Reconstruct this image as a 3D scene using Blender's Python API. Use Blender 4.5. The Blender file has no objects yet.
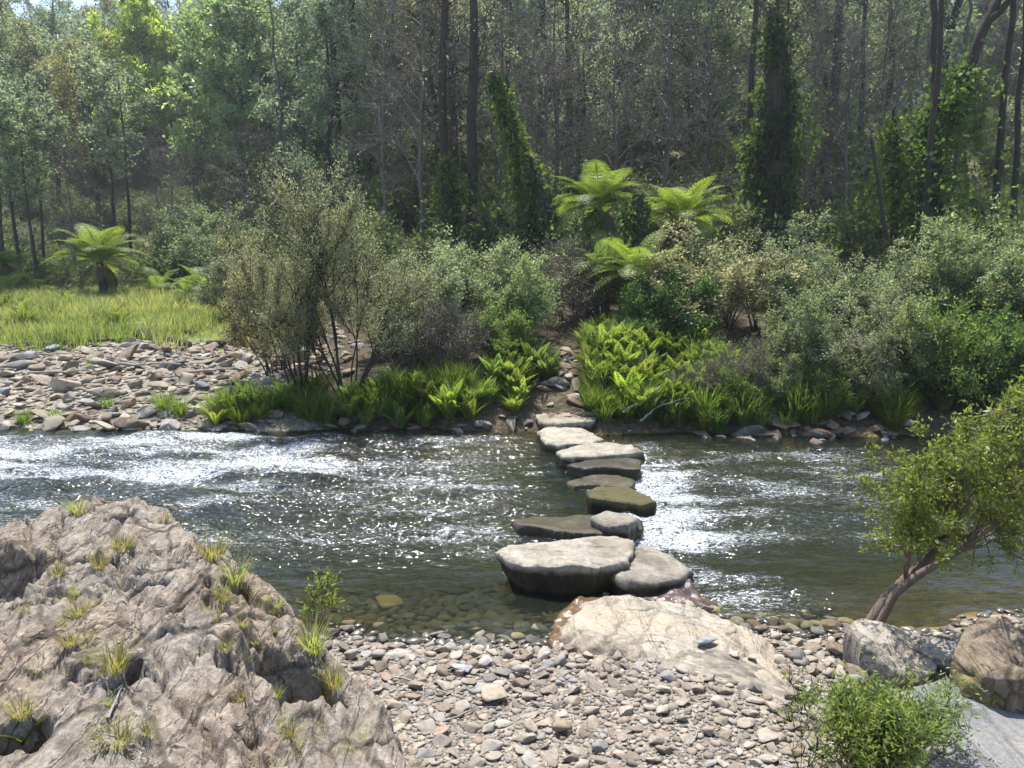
import bpy, math
import numpy as np
from mathutils import Vector, Matrix

sc = bpy.context.scene
COL = sc.collection
RNG = np.random.default_rng(11)

# ------------------------------------------------------------------ camera model
FPX = 788.0
PITCH = math.radians(9.65)
CAM = np.array([0.0, 0.0, 2.8])
cP, sP = math.cos(PITCH), math.sin(PITCH)


def ray(px, py):
    x = (px - 512) / FPX
    v = (384 - py) / FPX
    return np.array([x, cP + v * sP, -sP + v * cP])


def onz(px, py, z):
    r = ray(px, py)
    t = (z - CAM[2]) / r[2]
    return CAM + t * r


def march(px, py, fn, t0=1.5, t1=60.0, dt=0.02):
    """first place where the view ray meets the surface fn(x, y)"""
    r = ray(px, py)
    t = np.arange(t0, t1, dt)
    P = CAM[None, :] + t[:, None] * r[None, :]
    h = fn(P[:, 0], P[:, 1])
    k = np.argmax(P[:, 2] < h)
    return P[k]


def at_depth(px, Y, fn=None):
    """ground point in the column of picture x = px at distance Y"""
    fn = fn or gz
    z = 1.0
    for _ in range(6):
        x = (px - 512) / FPX * (Y * cP - (z - CAM[2]) * sP)
        z = float(fn(np.array([x]), np.array([float(Y)]))[0])
    return np.array([x, Y, z])


# ------------------------------------------------------------------ noise
def _h(ix, iy, iz, seed):
    n = (ix.astype(np.int64) * 374761393 + iy.astype(np.int64) * 668265263 + iz.astype(np.int64) * 2147483647 + seed * 1274126177) & 0xFFFFFFFF
    n = ((n ^ (n >> 13)) * 1274126177) & 0xFFFFFFFF
    n = ((n ^ (n >> 16)) * 2246822519) & 0xFFFFFFFF
    n = n ^ (n >> 15)
    return n.astype(np.float64) / 4294967295.0


def vnoise(x, y, z=None, seed=0):
    x = np.asarray(x, float)
    y = np.asarray(y, float)
    z = np.zeros_like(x) if z is None else np.asarray(z, float)
    ix, iy, iz = np.floor(x), np.floor(y), np.floor(z)
    fx, fy, fz = x - ix, y - iy, z - iz
    s = lambda t: t * t * t * (t * (t * 6 - 15) + 10)
    ux, uy, uz = s(fx), s(fy), s(fz)
    r = 0
    for dx in (0, 1):
        wx = ux if dx else 1 - ux
        for dy in (0, 1):
            wy = uy if dy else 1 - uy
            for dz in (0, 1):
                wz = uz if dz else 1 - uz
                r = r + wx * wy * wz * _h(ix + dx, iy + dy, iz + dz, seed)
    return r * 2 - 1


def fbm(x, y, z=None, o=4, seed=0, g=0.5):
    a, f, r, n = 1.0, 1.0, 0, 0
    for k in range(o):
        r = r + a * vnoise(np.asarray(x) * f + 17.3 * k, np.asarray(y) * f + 5.1 * k, None if z is None else np.asarray(z) * f, seed + k)
        n += a
        a *= g
        f *= 2.03
    return r / n


def sm(a, b, x):
    t = np.clip((np.asarray(x, float) - a) / (b - a), 0, 1)
    return t * t * (3 - 2 * t)


# ------------------------------------------------------------------ mesh builder
class MB:
    def __init__(s):
        s.v, s.f3, s.f4, s.a, s.n = [], [], [], [], 0

    def add(s, v, f, a=None):
        v = np.asarray(v, float).reshape(-1, 3)
        f = np.asarray(f, int)
        s.v.append(v)
        (s.f4 if f.shape[1] == 4 else s.f3).append(f + s.n)
        s.a.append(np.zeros((len(v), 4)) if a is None else np.asarray(a, float))
        s.n += len(v)

    def arrays(s):
        V = np.concatenate(s.v) if s.v else np.zeros((0, 3))
        A = np.concatenate(s.a) if s.a else np.zeros((0, 4))
        F3 = np.concatenate(s.f3) if s.f3 else np.zeros((0, 3), int)
        F4 = np.concatenate(s.f4) if s.f4 else np.zeros((0, 4), int)
        return V, F3, F4, A

    def append(s, o, M, tint=None):
        V, F3, F4, A = o
        M = np.asarray(M)
        W = V @ M[:3, :3].T + M[:3, 3]
        A = A.copy()
        if tint is not None:
            A[:, 1:4] = tint
        s.v.append(W)
        s.a.append(A)
        if len(F3): s.f3.append(F3 + s.n)
        if len(F4): s.f4.append(F4 + s.n)
        s.n += len(W)

    def build(s, name, mat, parent=None, smooth=False):
        return link(name, mesh_from(name, s.arrays(), mat, smooth), parent)


def mesh_from(name, arr, mat, smooth=False):
    V, F3, F4, A = arr
    me = bpy.data.meshes.new(name)
    me.vertices.add(len(V))
    me.vertices.foreach_set('co', V.astype(np.float32).ravel())
    nl = F3.size + F4.size
    me.loops.add(nl)
    me.loops.foreach_set('vertex_index', np.concatenate([F3.ravel(), F4.ravel()]).astype(np.int32))
    me.polygons.add(len(F3) + len(F4))
    st = np.concatenate([np.arange(len(F3)) * 3, F3.size + np.arange(len(F4)) * 4]).astype(np.int32)
    me.polygons.foreach_set('loop_start', st)
    if smooth:
        me.polygons.foreach_set('use_smooth', np.ones(len(st), bool))
    at = me.attributes.new('vc', 'FLOAT_COLOR', 'POINT')
    at.data.foreach_set('color', A.astype(np.float32).ravel())
    me.update(calc_edges=True)
    if mat: me.materials.append(mat)
    return me


def link(name, data, parent=None):
    o = bpy.data.objects.new(name, data)
    COL.objects.link(o)
    if parent is not None: o.parent = parent
    return o


def tag(o, label=None, cat=None, group=None, kind=None):
    if label: o['label'] = label
    if cat: o['category'] = cat
    if group: o['group'] = group
    if kind: o['kind'] = kind
    return o


def empty(name, loc, rz=0.0, s=1.0):
    o = bpy.data.objects.new(name, None)
    COL.objects.link(o)
    o.location = loc
    o.rotation_euler = (0, 0, rz)
    o.scale = (s, s, s)
    o.empty_display_size = 0.2
    return o


def unit(v):
    return v / (np.linalg.norm(v, axis=-1, keepdims=True) + 1e-9)


def rsph(r, n):
    return unit(r.normal(size=(n, 3)))


def tube(mb, pts, rad, sides=6, attr=0.5, wob=0.0, r=None):
    pts = np.asarray(pts, float)
    rad = np.broadcast_to(np.asarray(rad, float), (len(pts),))
    n = len(pts)
    T = unit(np.gradient(pts, axis=0))
    ref = np.array([0, 0, 1.0]) if abs(T[0][2]) < 0.9 else np.array([1.0, 0, 0])
    U = unit(np.cross(T, ref))
    W = np.cross(T, U)
    a = np.arange(sides) / sides * 2 * np.pi
    R = np.ones((n, sides))
    if wob and r is not None:
        R = 1 + wob * r.uniform(-1, 1, (n, sides))
    ring = pts[:, None, :] + (rad[:, None] * R)[:, :, None] * (np.cos(a)[None, :, None] * U[:, None, :] + np.sin(a)[None, :, None] * W[:, None, :])
    V = ring.reshape(-1, 3)
    i = np.arange(n - 1)[:, None] * sides
    j = np.arange(sides)[None, :]
    k = (j + 1) % sides
    F = np.stack([i + j, i + k, i + sides + k, i + sides + j], -1).reshape(-1, 4)
    A = np.zeros((len(V), 4))
    A[:, 0] = attr
    mb.add(V, F, A)
    c = np.concatenate([V[-sides:], pts[-1:]])
    F3 = np.stack([np.arange(sides), (np.arange(sides) + 1) % sides, np.full(sides, sides)], -1)
    A = np.zeros((sides + 1, 4))
    A[:, 0] = attr
    mb.add(c, F3, A)


def prisms(mb, P0, P1, r0, r1):
    """many 3-sided twigs at once"""
    n = len(P0)
    if n == 0: return
    D = unit(P1 - P0)
    ref = np.where(np.abs(D[:, 2:3]) < 0.9, np.array([[0, 0, 1.0]]), np.array([[1.0, 0, 0]]))
    U = unit(np.cross(D, ref))
    W = np.cross(D, U)
    a = np.arange(3) / 3 * 2 * np.pi
    off = np.cos(a)[None, :, None] * U[:, None, :] + np.sin(a)[None, :, None] * W[:, None, :]
    r0 = np.broadcast_to(r0, (n,))[:, None, None]
    r1 = np.broadcast_to(r1, (n,))[:, None, None]
    V = np.concatenate([P0[:, None, :] + off * r0, P1[:, None, :] + off * r1], 1).reshape(-1, 3)
    b = np.arange(n)[:, None, None] * 6
    q = np.array([[0, 1, 4, 3], [1, 2, 5, 4], [2, 0, 3, 5]])[None]
    A = np.full((len(V), 4), 0.5)
    mb.add(V, (b + q).reshape(-1, 4), A)


def leaves(mb, P, D, L, Wd, r, N=None, fold=0.0, rnd=None):
    """many rhombic leaves: base P, direction D, length L, width Wd"""
    n = len(P)
    if n == 0: return
    L = np.broadcast_to(L, (n,))[:, None]
    Wd = np.broadcast_to(Wd, (n,))[:, None]
    if N is None:
        N = rsph(r, n)
    S = unit(np.cross(D, N))
    Nn = np.cross(S, D)
    V = np.stack([P, P + D * L * 0.45 + S * Wd * 0.5 + Nn * fold * Wd, P + D * L, P + D * L * 0.45 - S * Wd * 0.5 + Nn * fold * Wd], 1).reshape(-1, 3)
    F = np.arange(n)[:, None] * 4 + np.arange(4)[None]
    rv = r.uniform(0, 1, n) if rnd is None else rnd
    A = np.zeros((n, 4, 4))
    A[:, :, 0] = rv[:, None]
    A[:, :, 1:] = 1
    mb.add(V, F, A.reshape(-1, 4))


def strips(mb, P, az, length, width, r, lean=0.5, droop=0.8, seg=4, rnd=None):
    """many arching strap blades rooted at P"""
    n = len(P)
    length = np.broadcast_to(length, (n,))
    width = np.broadcast_to(width, (n,))
    lean = np.broadcast_to(lean, (n,)).astype(float)
    droop = np.broadcast_to(droop, (n,)).astype(float)
    out = np.stack([np.cos(az), np.sin(az), 0 * az], -1)
    side = np.stack([-np.sin(az), np.cos(az), 0 * az], -1)
    pos = P.copy()
    rows = []
    for k in range(seg + 1):
        t = k / seg
        w = width * (1.0 - t ** 2.2) * (0.7 + 0.6 * t * (1 - t) * 2) + 0.0005
        rows.append(pos - side * w[:, None] * 0.5)
        rows.append(pos + side * w[:, None] * 0.5)
        ang = lean + droop * t * 1.4
        d = out * np.sin(ang)[:, None] + np.array([0, 0, 1.0]) * np.cos(ang)[:, None]
        pos = pos + d * (length / seg)[:, None]
    V = np.stack(rows, 1)
    m = 2 * (seg + 1)
    b = np.arange(n)[:, None, None] * m
    q = np.array([[2 * k, 2 * k + 1, 2 * k + 3, 2 * k + 2] for k in range(seg)])[None]
    A = np.zeros((n, m, 4))
    rv = r.uniform(0, 1, n) if rnd is None else rnd
    A[:, :, 0] = rv[:, None]
    A[:, :, 1:] = 1
    mb.add(V.reshape(-1, 3), (b + q).reshape(-1, 4), A.reshape(-1, 4))


# ------------------------------------------------------------------ materials
class NT:
    def __init__(s, name):
        s.m = bpy.data.materials.new(name)
        s.m.use_nodes = True
        s.t = s.m.node_tree
        s.t.nodes.clear()
        s.out = s.n('ShaderNodeOutputMaterial')

    def n(s, typ, **kw):
        nd = s.t.nodes.new(typ)
        for k, v in kw.items():
            if k in ('operation', 'blend_type', 'data_type', 'feature', 'distance', 'noise_dimensions', 'attribute_name', 'interpolation_type', 'invert', 'noise_type', 'clamp', 'voronoi_dimensions'):
                setattr(nd, k, v)
            else:
                s.set(nd, k, v)
        return nd

    def set(s, nd, k, v):
        i = nd.inputs[int(k[1:])] if k[0] == 'i' and k[1:].isdigit() else nd.inputs[k.replace('_', ' ')]
        if isinstance(v, bpy.types.NodeSocket):
            s.t.links.new(v, i)
        else:
            i.default_value = v

    def math(s, op, a, b=0.0, clamp=False):
        nd = s.n('ShaderNodeMath', operation=op)
        nd.use_clamp = clamp
        s.set(nd, 'i0', a)
        s.set(nd, 'i1', b)
        return nd.outputs[0]

    def mix(s, f, a, b, blend='MIX'):
        nd = s.n('ShaderNodeMix', data_type='RGBA', blend_type=blend)
        s.set(nd, 'i0', f)
        s.set(nd, 'i6', a)
        s.set(nd, 'i7', b)
        return nd.outputs[2]

    def ramp(s, f, stops, mode='LINEAR'):
        nd = s.n('ShaderNodeValToRGB')
        cr = nd.color_ramp
        cr.interpolation = mode
        while len(cr.elements) < len(stops): cr.elements.new(0.5)
        for e, (p, c) in zip(cr.elements, stops):
            e.position = p
            e.color = (*c, 1) if len(c) == 3 else c
        s.set(nd, 'i0', f)
        return nd.outputs[0]

    def noise(s, vec, scale, detail=4.0, rough=0.6, dist=0.0):
        nd = s.n('ShaderNodeTexNoise', Scale=scale, Detail=detail, Roughness=rough, Distortion=dist)
        if vec is not None: s.set(nd, 'Vector', vec)
        return nd.outputs[0]

    def mapped(s, vec, scale=(1, 1, 1), rot=(0, 0, 0)):
        nd = s.n('ShaderNodeMapping')
        s.set(nd, 'Vector', vec)
        nd.inputs['Scale'].default_value = scale
        nd.inputs['Rotation'].default_value = rot
        return nd.outputs[0]

    def smooth(s, x, a, b):
        nd = s.n('ShaderNodeMapRange', interpolation_type='SMOOTHSTEP')
        s.set(nd, 'i0', x)
        nd.inputs[1].default_value = a
        nd.inputs[2].default_value = b
        return nd.outputs[0]

    def bump(s, h, strength, dist):
        nd = s.n('ShaderNodeBump', Strength=strength, Distance=dist)
        s.set(nd, 'Height', h)
        return nd.outputs[0]

    def done(s, surf):
        s.t.links.new(surf, s.out.inputs['Surface'])
        return s.m

    def pos(s):
        return s.n('ShaderNodeNewGeometry').outputs['Position']

    def vc(s):
        nd = s.n('ShaderNodeAttribute', attribute_name='vc')
        sp = s.n('ShaderNodeSeparateColor')
        s.t.links.new(nd.outputs['Color'], sp.inputs[0])
        return nd.outputs['Color'], sp.outputs[0], nd


def leaf_mat(name, c0, c1, trans=0.45, spec=0.3, rough=0.5, tcol=1.3, tb=0.55):
    N = NT(name)
    _, rnd, _ = N.vc()
    oi = N.n('ShaderNodeObjectInfo')
    c = N.ramp(rnd, [(0.0, c0), (1.0, c1)])
    c = N.mix(1.0, c, oi.outputs['Color'], 'MULTIPLY')
    hsv = N.n('ShaderNodeHueSaturation')
    N.set(hsv, 'Color', c)
    N.set(hsv, 'Value', N.math('MULTIPLY_ADD', oi.outputs['Random'], 0.3))
    hsv.inputs['Value'].default_value = 1
    mr = N.n('ShaderNodeMapRange')
    N.set(mr, 'i0', oi.outputs['Random'])
    mr.inputs[3].default_value, mr.inputs[4].default_value = 0.85, 1.15
    N.set(hsv, 'Value', mr.outputs[0])
    c = hsv.outputs[0]
    p = N.n('ShaderNodeBsdfPrincipled', Roughness=rough)
    N.set(p, 'Base Color', c)
    p.inputs['Specular IOR Level'].default_value = spec
    t = N.n('ShaderNodeBsdfTranslucent')
    tc = N.mix(1.0, c, (tcol, tcol * 1.02, tb * tcol, 1), 'MULTIPLY')
    N.set(t, 'Color', tc)
    m = N.n('ShaderNodeMixShader', i0=trans)
    N.t.links.new(p.outputs[0], m.inputs[1])
    N.t.links.new(t.outputs[0], m.inputs[2])
    return N.done(m.outputs[0])


def bark_mat(name, c0, c1, scale=6.0):
    N = NT(name)
    tc = N.n('ShaderNodeTexCoord').outputs['Object']
    v = N.mapped(tc, (scale, scale, scale * 0.18))
    n1 = N.noise(v, 3.0, 6, 0.7)
    n2 = N.noise(tc, 1.2, 3, 0.6)
    f = N.math('MULTIPLY_ADD', n1, 0.7)
    c = N.ramp(N.math('ADD', N.math('MULTIPLY', n1, 0.7), N.math('MULTIPLY', n2, 0.3)), [(0.3, c0), (0.72, c1)])
    p = N.n('ShaderNodeBsdfPrincipled', Roughness=0.9)
    N.set(p, 'Base Color', c)
    p.inputs['Specular IOR Level'].default_value = 0.15
    N.set(p, 'Normal', N.bump(n1, 0.8, 0.03))
    return N.done(p.outputs[0])


def rock_mat(name, use='object', c=(0.3, 0.27, 0.23), lich=0.35, scale=6.0, wet=False, bumpd=0.02, moss=0.0, strata=None):
    """use: 'object' = obj.color, 'vertex' = vc attribute, 'fixed' = c"""
    N = NT(name)
    if use == 'vertex':
        base = N.vc()[0]
        vec = N.pos()
    elif use == 'object':
        oi = N.n('ShaderNodeObjectInfo')
        base = oi.outputs['Color']
        vec = N.pos()
    else:
        rgb = N.n('ShaderNodeRGB')
        rgb.outputs[0].default_value = (*c, 1)
        base = rgb.outputs[0]
        vec = N.pos()
    v2 = N.mapped(vec, strata[0], strata[1]) if strata else vec
    n1 = N.noise(v2, scale, 8, 0.65, 0.3)
    n2 = N.noise(vec, scale * 5, 6, 0.7)
    n3 = N.noise(vec, scale * 0.35, 3, 0.5)
    g = N.math('ADD', N.math('MULTIPLY', n1, 0.6), N.math('MULTIPLY', n2, 0.4))
    k = N.ramp(g, [(0.3, (0.45, 0.43, 0.42)), (0.5, (0.95, 0.95, 0.95)), (0.68, (1.3, 1.28, 1.24))])
    col = N.mix(1.0, base, k, 'MULTIPLY')
    if lich:
        lm = N.smooth(N.noise(vec, scale * 2.2, 5, 0.7), 0.56, 0.66)
        col = N.mix(N.math('MULTIPLY', lm, lich), col, (0.55, 0.54, 0.49, 1))
    if moss:
        mm = N.math('MULTIPLY', N.smooth(n3, 0.5, 0.62), N.smooth(n2, 0.4, 0.6))
        nz = N.n('ShaderNodeSeparateXYZ')
        N.set(nz, 'i0', N.n('ShaderNodeNewGeometry').outputs['Normal'])
        mm = N.math('MULTIPLY', mm, N.smooth(nz.outputs[2], 0.5, 0.9))
        col = N.mix(N.math('MULTIPLY', mm, moss), col, (0.17, 0.14, 0.035, 1))
    p = N.n('ShaderNodeBsdfPrincipled', Roughness=0.22 if wet else 0.85)
    p.inputs['Specular IOR Level'].default_value = 0.5 if wet else 0.2
    N.set(p, 'Base Color', col)
    N.set(p, 'Normal', N.bump(g, 0.7, bumpd))
    return N.done(p.outputs[0])


M = {}
M['leaf_grey'] = leaf_mat('leaf_grey', (0.10, 0.115, 0.07), (0.37, 0.385, 0.265), 0.5, 0.3, 0.5, 1.4, 0.8)
M['leaf_olive'] = leaf_mat('leaf_olive', (0.125, 0.15, 0.08), (0.33, 0.36, 0.21), 0.52, 0.3, 0.5, 1.4, 0.75)
M['leaf_green'] = leaf_mat('leaf_green', (0.08, 0.125, 0.045), (0.19, 0.25, 0.09), 0.5, 0.35, 0.45, 1.35)
M['leaf_bright'] = leaf_mat('leaf_bright', (0.10, 0.155, 0.035), (0.26, 0.32, 0.085), 0.55, 0.35, 0.42, 1.4)
M['leaf_forest'] = leaf_mat('leaf_forest', (0.095, 0.13, 0.08), (0.31, 0.365, 0.225), 0.55, 0.25, 0.5, 1.45, 0.8)
M['leaf_under'] = leaf_mat('leaf_under', (0.05, 0.07, 0.032), (0.17, 0.205, 0.09), 0.5, 0.2, 0.6, 1.35, 0.65)
M['leaf_ivy'] = leaf_mat('leaf_ivy', (0.025, 0.05, 0.018), (0.115, 0.16, 0.045), 0.48, 0.15, 0.6, 1.5)
M['fern'] = leaf_mat('fern', (0.11, 0.17, 0.035), (0.25, 0.31, 0.085), 0.55, 0.25, 0.45, 1.3)
M['dead_frond'] = leaf_mat('dead_frond', (0.09, 0.07, 0.05), (0.19, 0.16, 0.115), 0.3, 0.1, 0.8)
M['grass'] = leaf_mat('grass_blade', (0.15, 0.205, 0.055), (0.40, 0.39, 0.18), 0.5, 0.25, 0.5)
M['strap'] = leaf_mat('strap_leaf', (0.09, 0.15, 0.03), (0.21, 0.28, 0.075), 0.5, 0.3, 0.45)
M['drygrass'] = leaf_mat('dry_grass_blade', (0.17, 0.16, 0.05), (0.32, 0.28, 0.12), 0.45, 0.2, 0.6)
M['bark_dark'] = bark_mat('bark_dark', (0.02, 0.017, 0.014), (0.075, 0.065, 0.055))
M['bark_grey'] = bark_mat('bark_grey', (0.075, 0.065, 0.055), (0.22, 0.2, 0.175))
M['bark_mid'] = bark_mat('bark_mid', (0.05, 0.044, 0.038), (0.18, 0.163, 0.145))
M['bark_pale'] = bark_mat('bark_pale', (0.17, 0.155, 0.135), (0.4, 0.38, 0.34))
M['bark_brown'] = bark_mat('bark_brown', (0.04, 0.028, 0.02), (0.14, 0.10, 0.075), 14)
M['rock_obj'] = rock_mat('loose_rock', 'object', lich=0.2, scale=7, bumpd=0.015)
M['pebble_obj'] = rock_mat('pebble_stone', 'object', lich=0.0, scale=22, bumpd=0.004)
M['pebble_vc'] = rock_mat('gravel_stone', 'vertex', lich=0.0, scale=22, bumpd=0.004)
M['pebble_wet'] = rock_mat('wet_gravel_stone', 'vertex', lich=0.0, scale=22, bumpd=0.004, wet=True)

# ------------------------------------------------------------------ terrain
NEAR = np.array([(-40, 5.2), (-3, 5.25), (-1.2, 5.45), (-0.45, 5.3), (0.3, 5.35), (0.9, 5.9), (1.4, 6.0), (1.75, 5.45), (2.3, 5.45), (2.8, 5.4), (3.6, 5.75), (8, 6.2), (40, 6.5)])


def y_near(x):
    return np.interp(x, NEAR[:, 0], NEAR[:, 1]) + 0.06 * vnoise(np.asarray(x) * 2.2, 0 * np.asarray(x), seed=3)


def y_far(x):
    x = np.asarray(x, float)
    return 12.05 + 0.16 * vnoise(x * 0.8, 0 * x + 3.3, seed=5) + 0.08 * vnoise(x * 2.3, 0 * x, seed=6) - 0.06 * np.clip(x - 2, 0, 6)


def gz(x, y):
    x = np.asarray(x, float)
    y = np.asarray(y, float)
    dn = y_near(x) - y
    near = np.where(dn > 0, 0.13 * dn, 0.0)
    near = near - 0.05 * sm(1.6, 2.6, dn)
    near = near + 0.3 * sm(3, 8, dn)
    bed_n = -0.2 * np.clip(-dn, 0, 3.2) * (1 - 0.0 * x)
    yf = y_far(x)
    t = y - yf
    bed = np.maximum(bed_n, -0.55)
    bed = np.minimum(np.maximum(bed, 0.45 * np.minimum(t, 0) - 0.02), np.where(dn < 0, 0, 10)) if False else np.maximum(bed, np.where(t < 0, -0.55, -9))
    bed = np.maximum(bed, np.where(t > -1.4, 0.4 * np.minimum(t, 0), -9))
    # far bank
    u = x / np.maximum(y, 1)
    left = 1 - sm(-0.36, -0.17, u)
    zl = np.interp(t, [0, 0.5, 5.5, 19, 24, 34, 110, 130, 400], [0, 0.15, 0.75, 1.05, 1.6, 4.2, 24, 26, 26])
    zr = np.interp(t, [0, 0.35, 2.0, 9, 19, 34, 60, 110, 130, 400], [0, 0.2, 0.85, 1.9, 4.3, 8.6, 15.5, 26, 28, 28])
    far = left * zl + (1 - left) * zr
    rough = fbm(x * 0.7, y * 0.7, o=4, seed=9) * 0.12 * sm(0.2, 2, t) + fbm(x * 0.09, y * 0.09, o=3, seed=19) * 1.3 * sm(24, 60, t)
    far = far + rough
    z = np.where(dn > 0, near, np.where(t > 0, far, bed))
    z = z + 0.02 * fbm(x * 4, y * 4, o=3, seed=12)
    return z


def grid_coords(spans):
    out = []
    for a, b, d in spans:
        out.append(np.arange(a, b, d))
    return np.concatenate(out + [[spans[-1][1]]])


def grid_mesh(xs, ys, zf):
    X, Y = np.meshgrid(xs, ys)
    Z = zf(X.ravel(), Y.ravel())
    V = np.stack([X.ravel(), Y.ravel(), Z], -1)
    nx, ny = len(xs), len(ys)
    i = (np.arange(ny - 1)[:, None] * nx + np.arange(nx - 1)[None, :]).ravel()
    F = np.stack([i, i + 1, i + 1 + nx, i + nx], -1)
    return V, F


def build_ground():
    xs = grid_coords([(-300, -60, 20), (-60, -16, 2), (-16, -7, 0.3), (-7, 7, 0.1), (7, 16, 0.3), (16, 60, 2), (60, 300, 20)])
    ys = grid_coords([(-60, -6, 9), (-6, 3, 0.6), (3, 7.5, 0.08), (7.5, 11, 0.25), (11, 18, 0.12), (18, 35, 0.4), (35, 130, 2.0), (130, 420, 20)])
    V, F = grid_mesh(xs, ys, gz)
    x, y, z = V.T
    n = fbm(x * 1.3, y * 1.3, o=4, seed=21)
    n2 = fbm(x * 5, y * 5, o=3, seed=22)
    dn = y_near(x) - y
    t = y - y_far(x)
    C = np.zeros((len(V), 4))
    gravel = np.array([0.2, 0.18, 0.15])
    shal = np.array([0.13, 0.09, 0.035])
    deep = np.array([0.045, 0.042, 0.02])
    earth = np.array([0.075, 0.06, 0.04])
    litter = np.array([0.12, 0.115, 0.055])
    rocky = np.array([0.2, 0.18, 0.15])
    turf = np.array([0.12, 0.15, 0.035])
    c = np.where((dn > 0)[:, None], gravel, 0)
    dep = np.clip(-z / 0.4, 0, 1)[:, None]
    bedc = shal * (1 - dep) + deep * dep  # bed darkens with depth: algae tone plus light absorbed by deeper water, put in colour
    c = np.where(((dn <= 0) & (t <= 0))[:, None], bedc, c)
    u = x / np.maximum(y, 1)
    lf = (1 - sm(-0.34, -0.2, u))[:, None]
    tl = sm(4.3, 6.2, t + n * 1.2)[:, None]
    wood = sm(18, 23, t + n)[:, None]
    leftc = rocky * (1 - tl) + turf * tl
    leftc = leftc * (1 - wood) + litter * wood
    rightc = earth * (1 - sm(6, 20, t)[:, None]) + litter * sm(6, 20, t)[:, None]
    fc = leftc * lf + rightc * (1 - lf)
    c = np.where((t > 0)[:, None], fc, c)
    c = c * (1 + 0.35 * n + 0.25 * n2)[:, None]
    C[:, :3] = np.clip(c, 0.01, 1)
    C[:, 3] = 1
    mb = MB()
    mb.add(V, F, C)
    N = NT('ground_soil')
    base = N.vc()[0]
    ps = N.pos()
    n1 = N.noise(ps, 9, 8, 0.7)
    vo = N.n('ShaderNodeTexVoronoi', Scale=16.0)
    N.set(vo, 'Vector', ps)
    k = N.ramp(n1, [(0.3, (0.5, 0.5, 0.5)), (0.7, (1.4, 1.4, 1.35))])
    col = N.mix(1.0, base, k, 'MULTIPLY')
    sh = N.n('ShaderNodeSeparateColor')
    N.set(sh, 'i0', vo.outputs['Color'])
    col = N.mix(0.6, col, N.mix(1.0, col, N.ramp(sh.outputs[0], [(0, (0.5, 0.5, 0.5)), (1, (1.6, 1.55, 1.5))]), 'MULTIPLY'))
    p = N.n('ShaderNodeBsdfPrincipled', Roughness=0.9)
    p.inputs['Specular IOR Level'].default_value = 0.15
    N.set(p, 'Base Color', col)
    N.set(p, 'Normal', N.bump(N.math('SUBTRACT', n1, N.math('MULTIPLY', vo.outputs['Distance'], 0.6)), 0.8, 0.05))
    o = mb.build('ground', N.done(p.outputs[0]), smooth=True)
    tag(o, 'earth, gravel and forest floor running down to the riverbed and up the hillside', 'ground', kind='structure')


# ------------------------------------------------------------------ water
def turb(x, y):
    """how broken the water is (0 calm, 1 white) and how choppy"""
    left = (1 - sm(-3.2, 0.4, x)) * sm(7.6, 9.8, y) * (1 - sm(11.6, 12.0, y))
    left2 = (1 - sm(-0.4, 1.0, x)) * sm(6.2, 7.2, y) * (1 - sm(11.4, 12.0, y)) * 0.78
    right = sm(0.95, 1.25, x) * (1 - sm(1.7, 3.2, x)) * sm(6.3, 7.3, y) * (1 - sm(10.9, 11.9, y))
    right2 = sm(0.9, 1.4, x) * (1 - sm(4.2, 7.2, x)) * sm(6.4, 7.6, y) * (1 - sm(10.8, 11.8, y)) * 0.7
    chute = np.exp(-(((x - 1.95) / 0.75) ** 2 + ((y - 6.1) / 0.55) ** 2)) * 1.0
    ch = np.clip(np.maximum.reduce([left, left2 * 1.3, right, right2, chute]), 0, 1)
    return np.clip(np.maximum.reduce([left * 0.9, left2 * 0.85, right * 1.0, right2 * 0.9, chute]), 0, 1), ch


def water_z(x, y):
    f, c = turb(x, y)
    amp = 0.012 + 0.075 * c
    w = fbm(x * 1.1, y * 2.6, o=3, seed=31) * 0.9 + 0.55 * fbm(x * 3.4, y * 6.0, o=3, seed=33)
    cross = np.sin((y * 5.0 + x * 1.2 + 2.5 * vnoise(x * 0.8, y * 0.8, seed=35))) * 0.25
    return amp * (w + cross) + 0.07 * np.clip(-x, -1.5, 2.5) * 0.12


WAKES = [np.array([onz(a, b, 0.0)[:2] for a, b in pl]) for pl in (
    [(557, 456), (575, 450), (632, 450), (641, 457), (625, 461), (562, 461)],
    [(566, 472), (585, 466), (641, 468), (640, 476), (585, 477)],
    [(566, 484), (590, 479), (636, 486), (630, 490), (575, 490)],
    [(587, 505), (600, 497), (645, 500), (657, 508), (640, 512), (590, 510)],
    [(515, 528), (535, 520), (620, 520), (644, 526), (645, 536), (580, 541), (520, 533)],
    [(503, 575), (515, 566), (600, 556), (632, 566), (620, 580), (595, 587), (525, 586)],
    [(612, 585), (650, 558), (696, 572), (685, 585), (622, 592)])]


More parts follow.
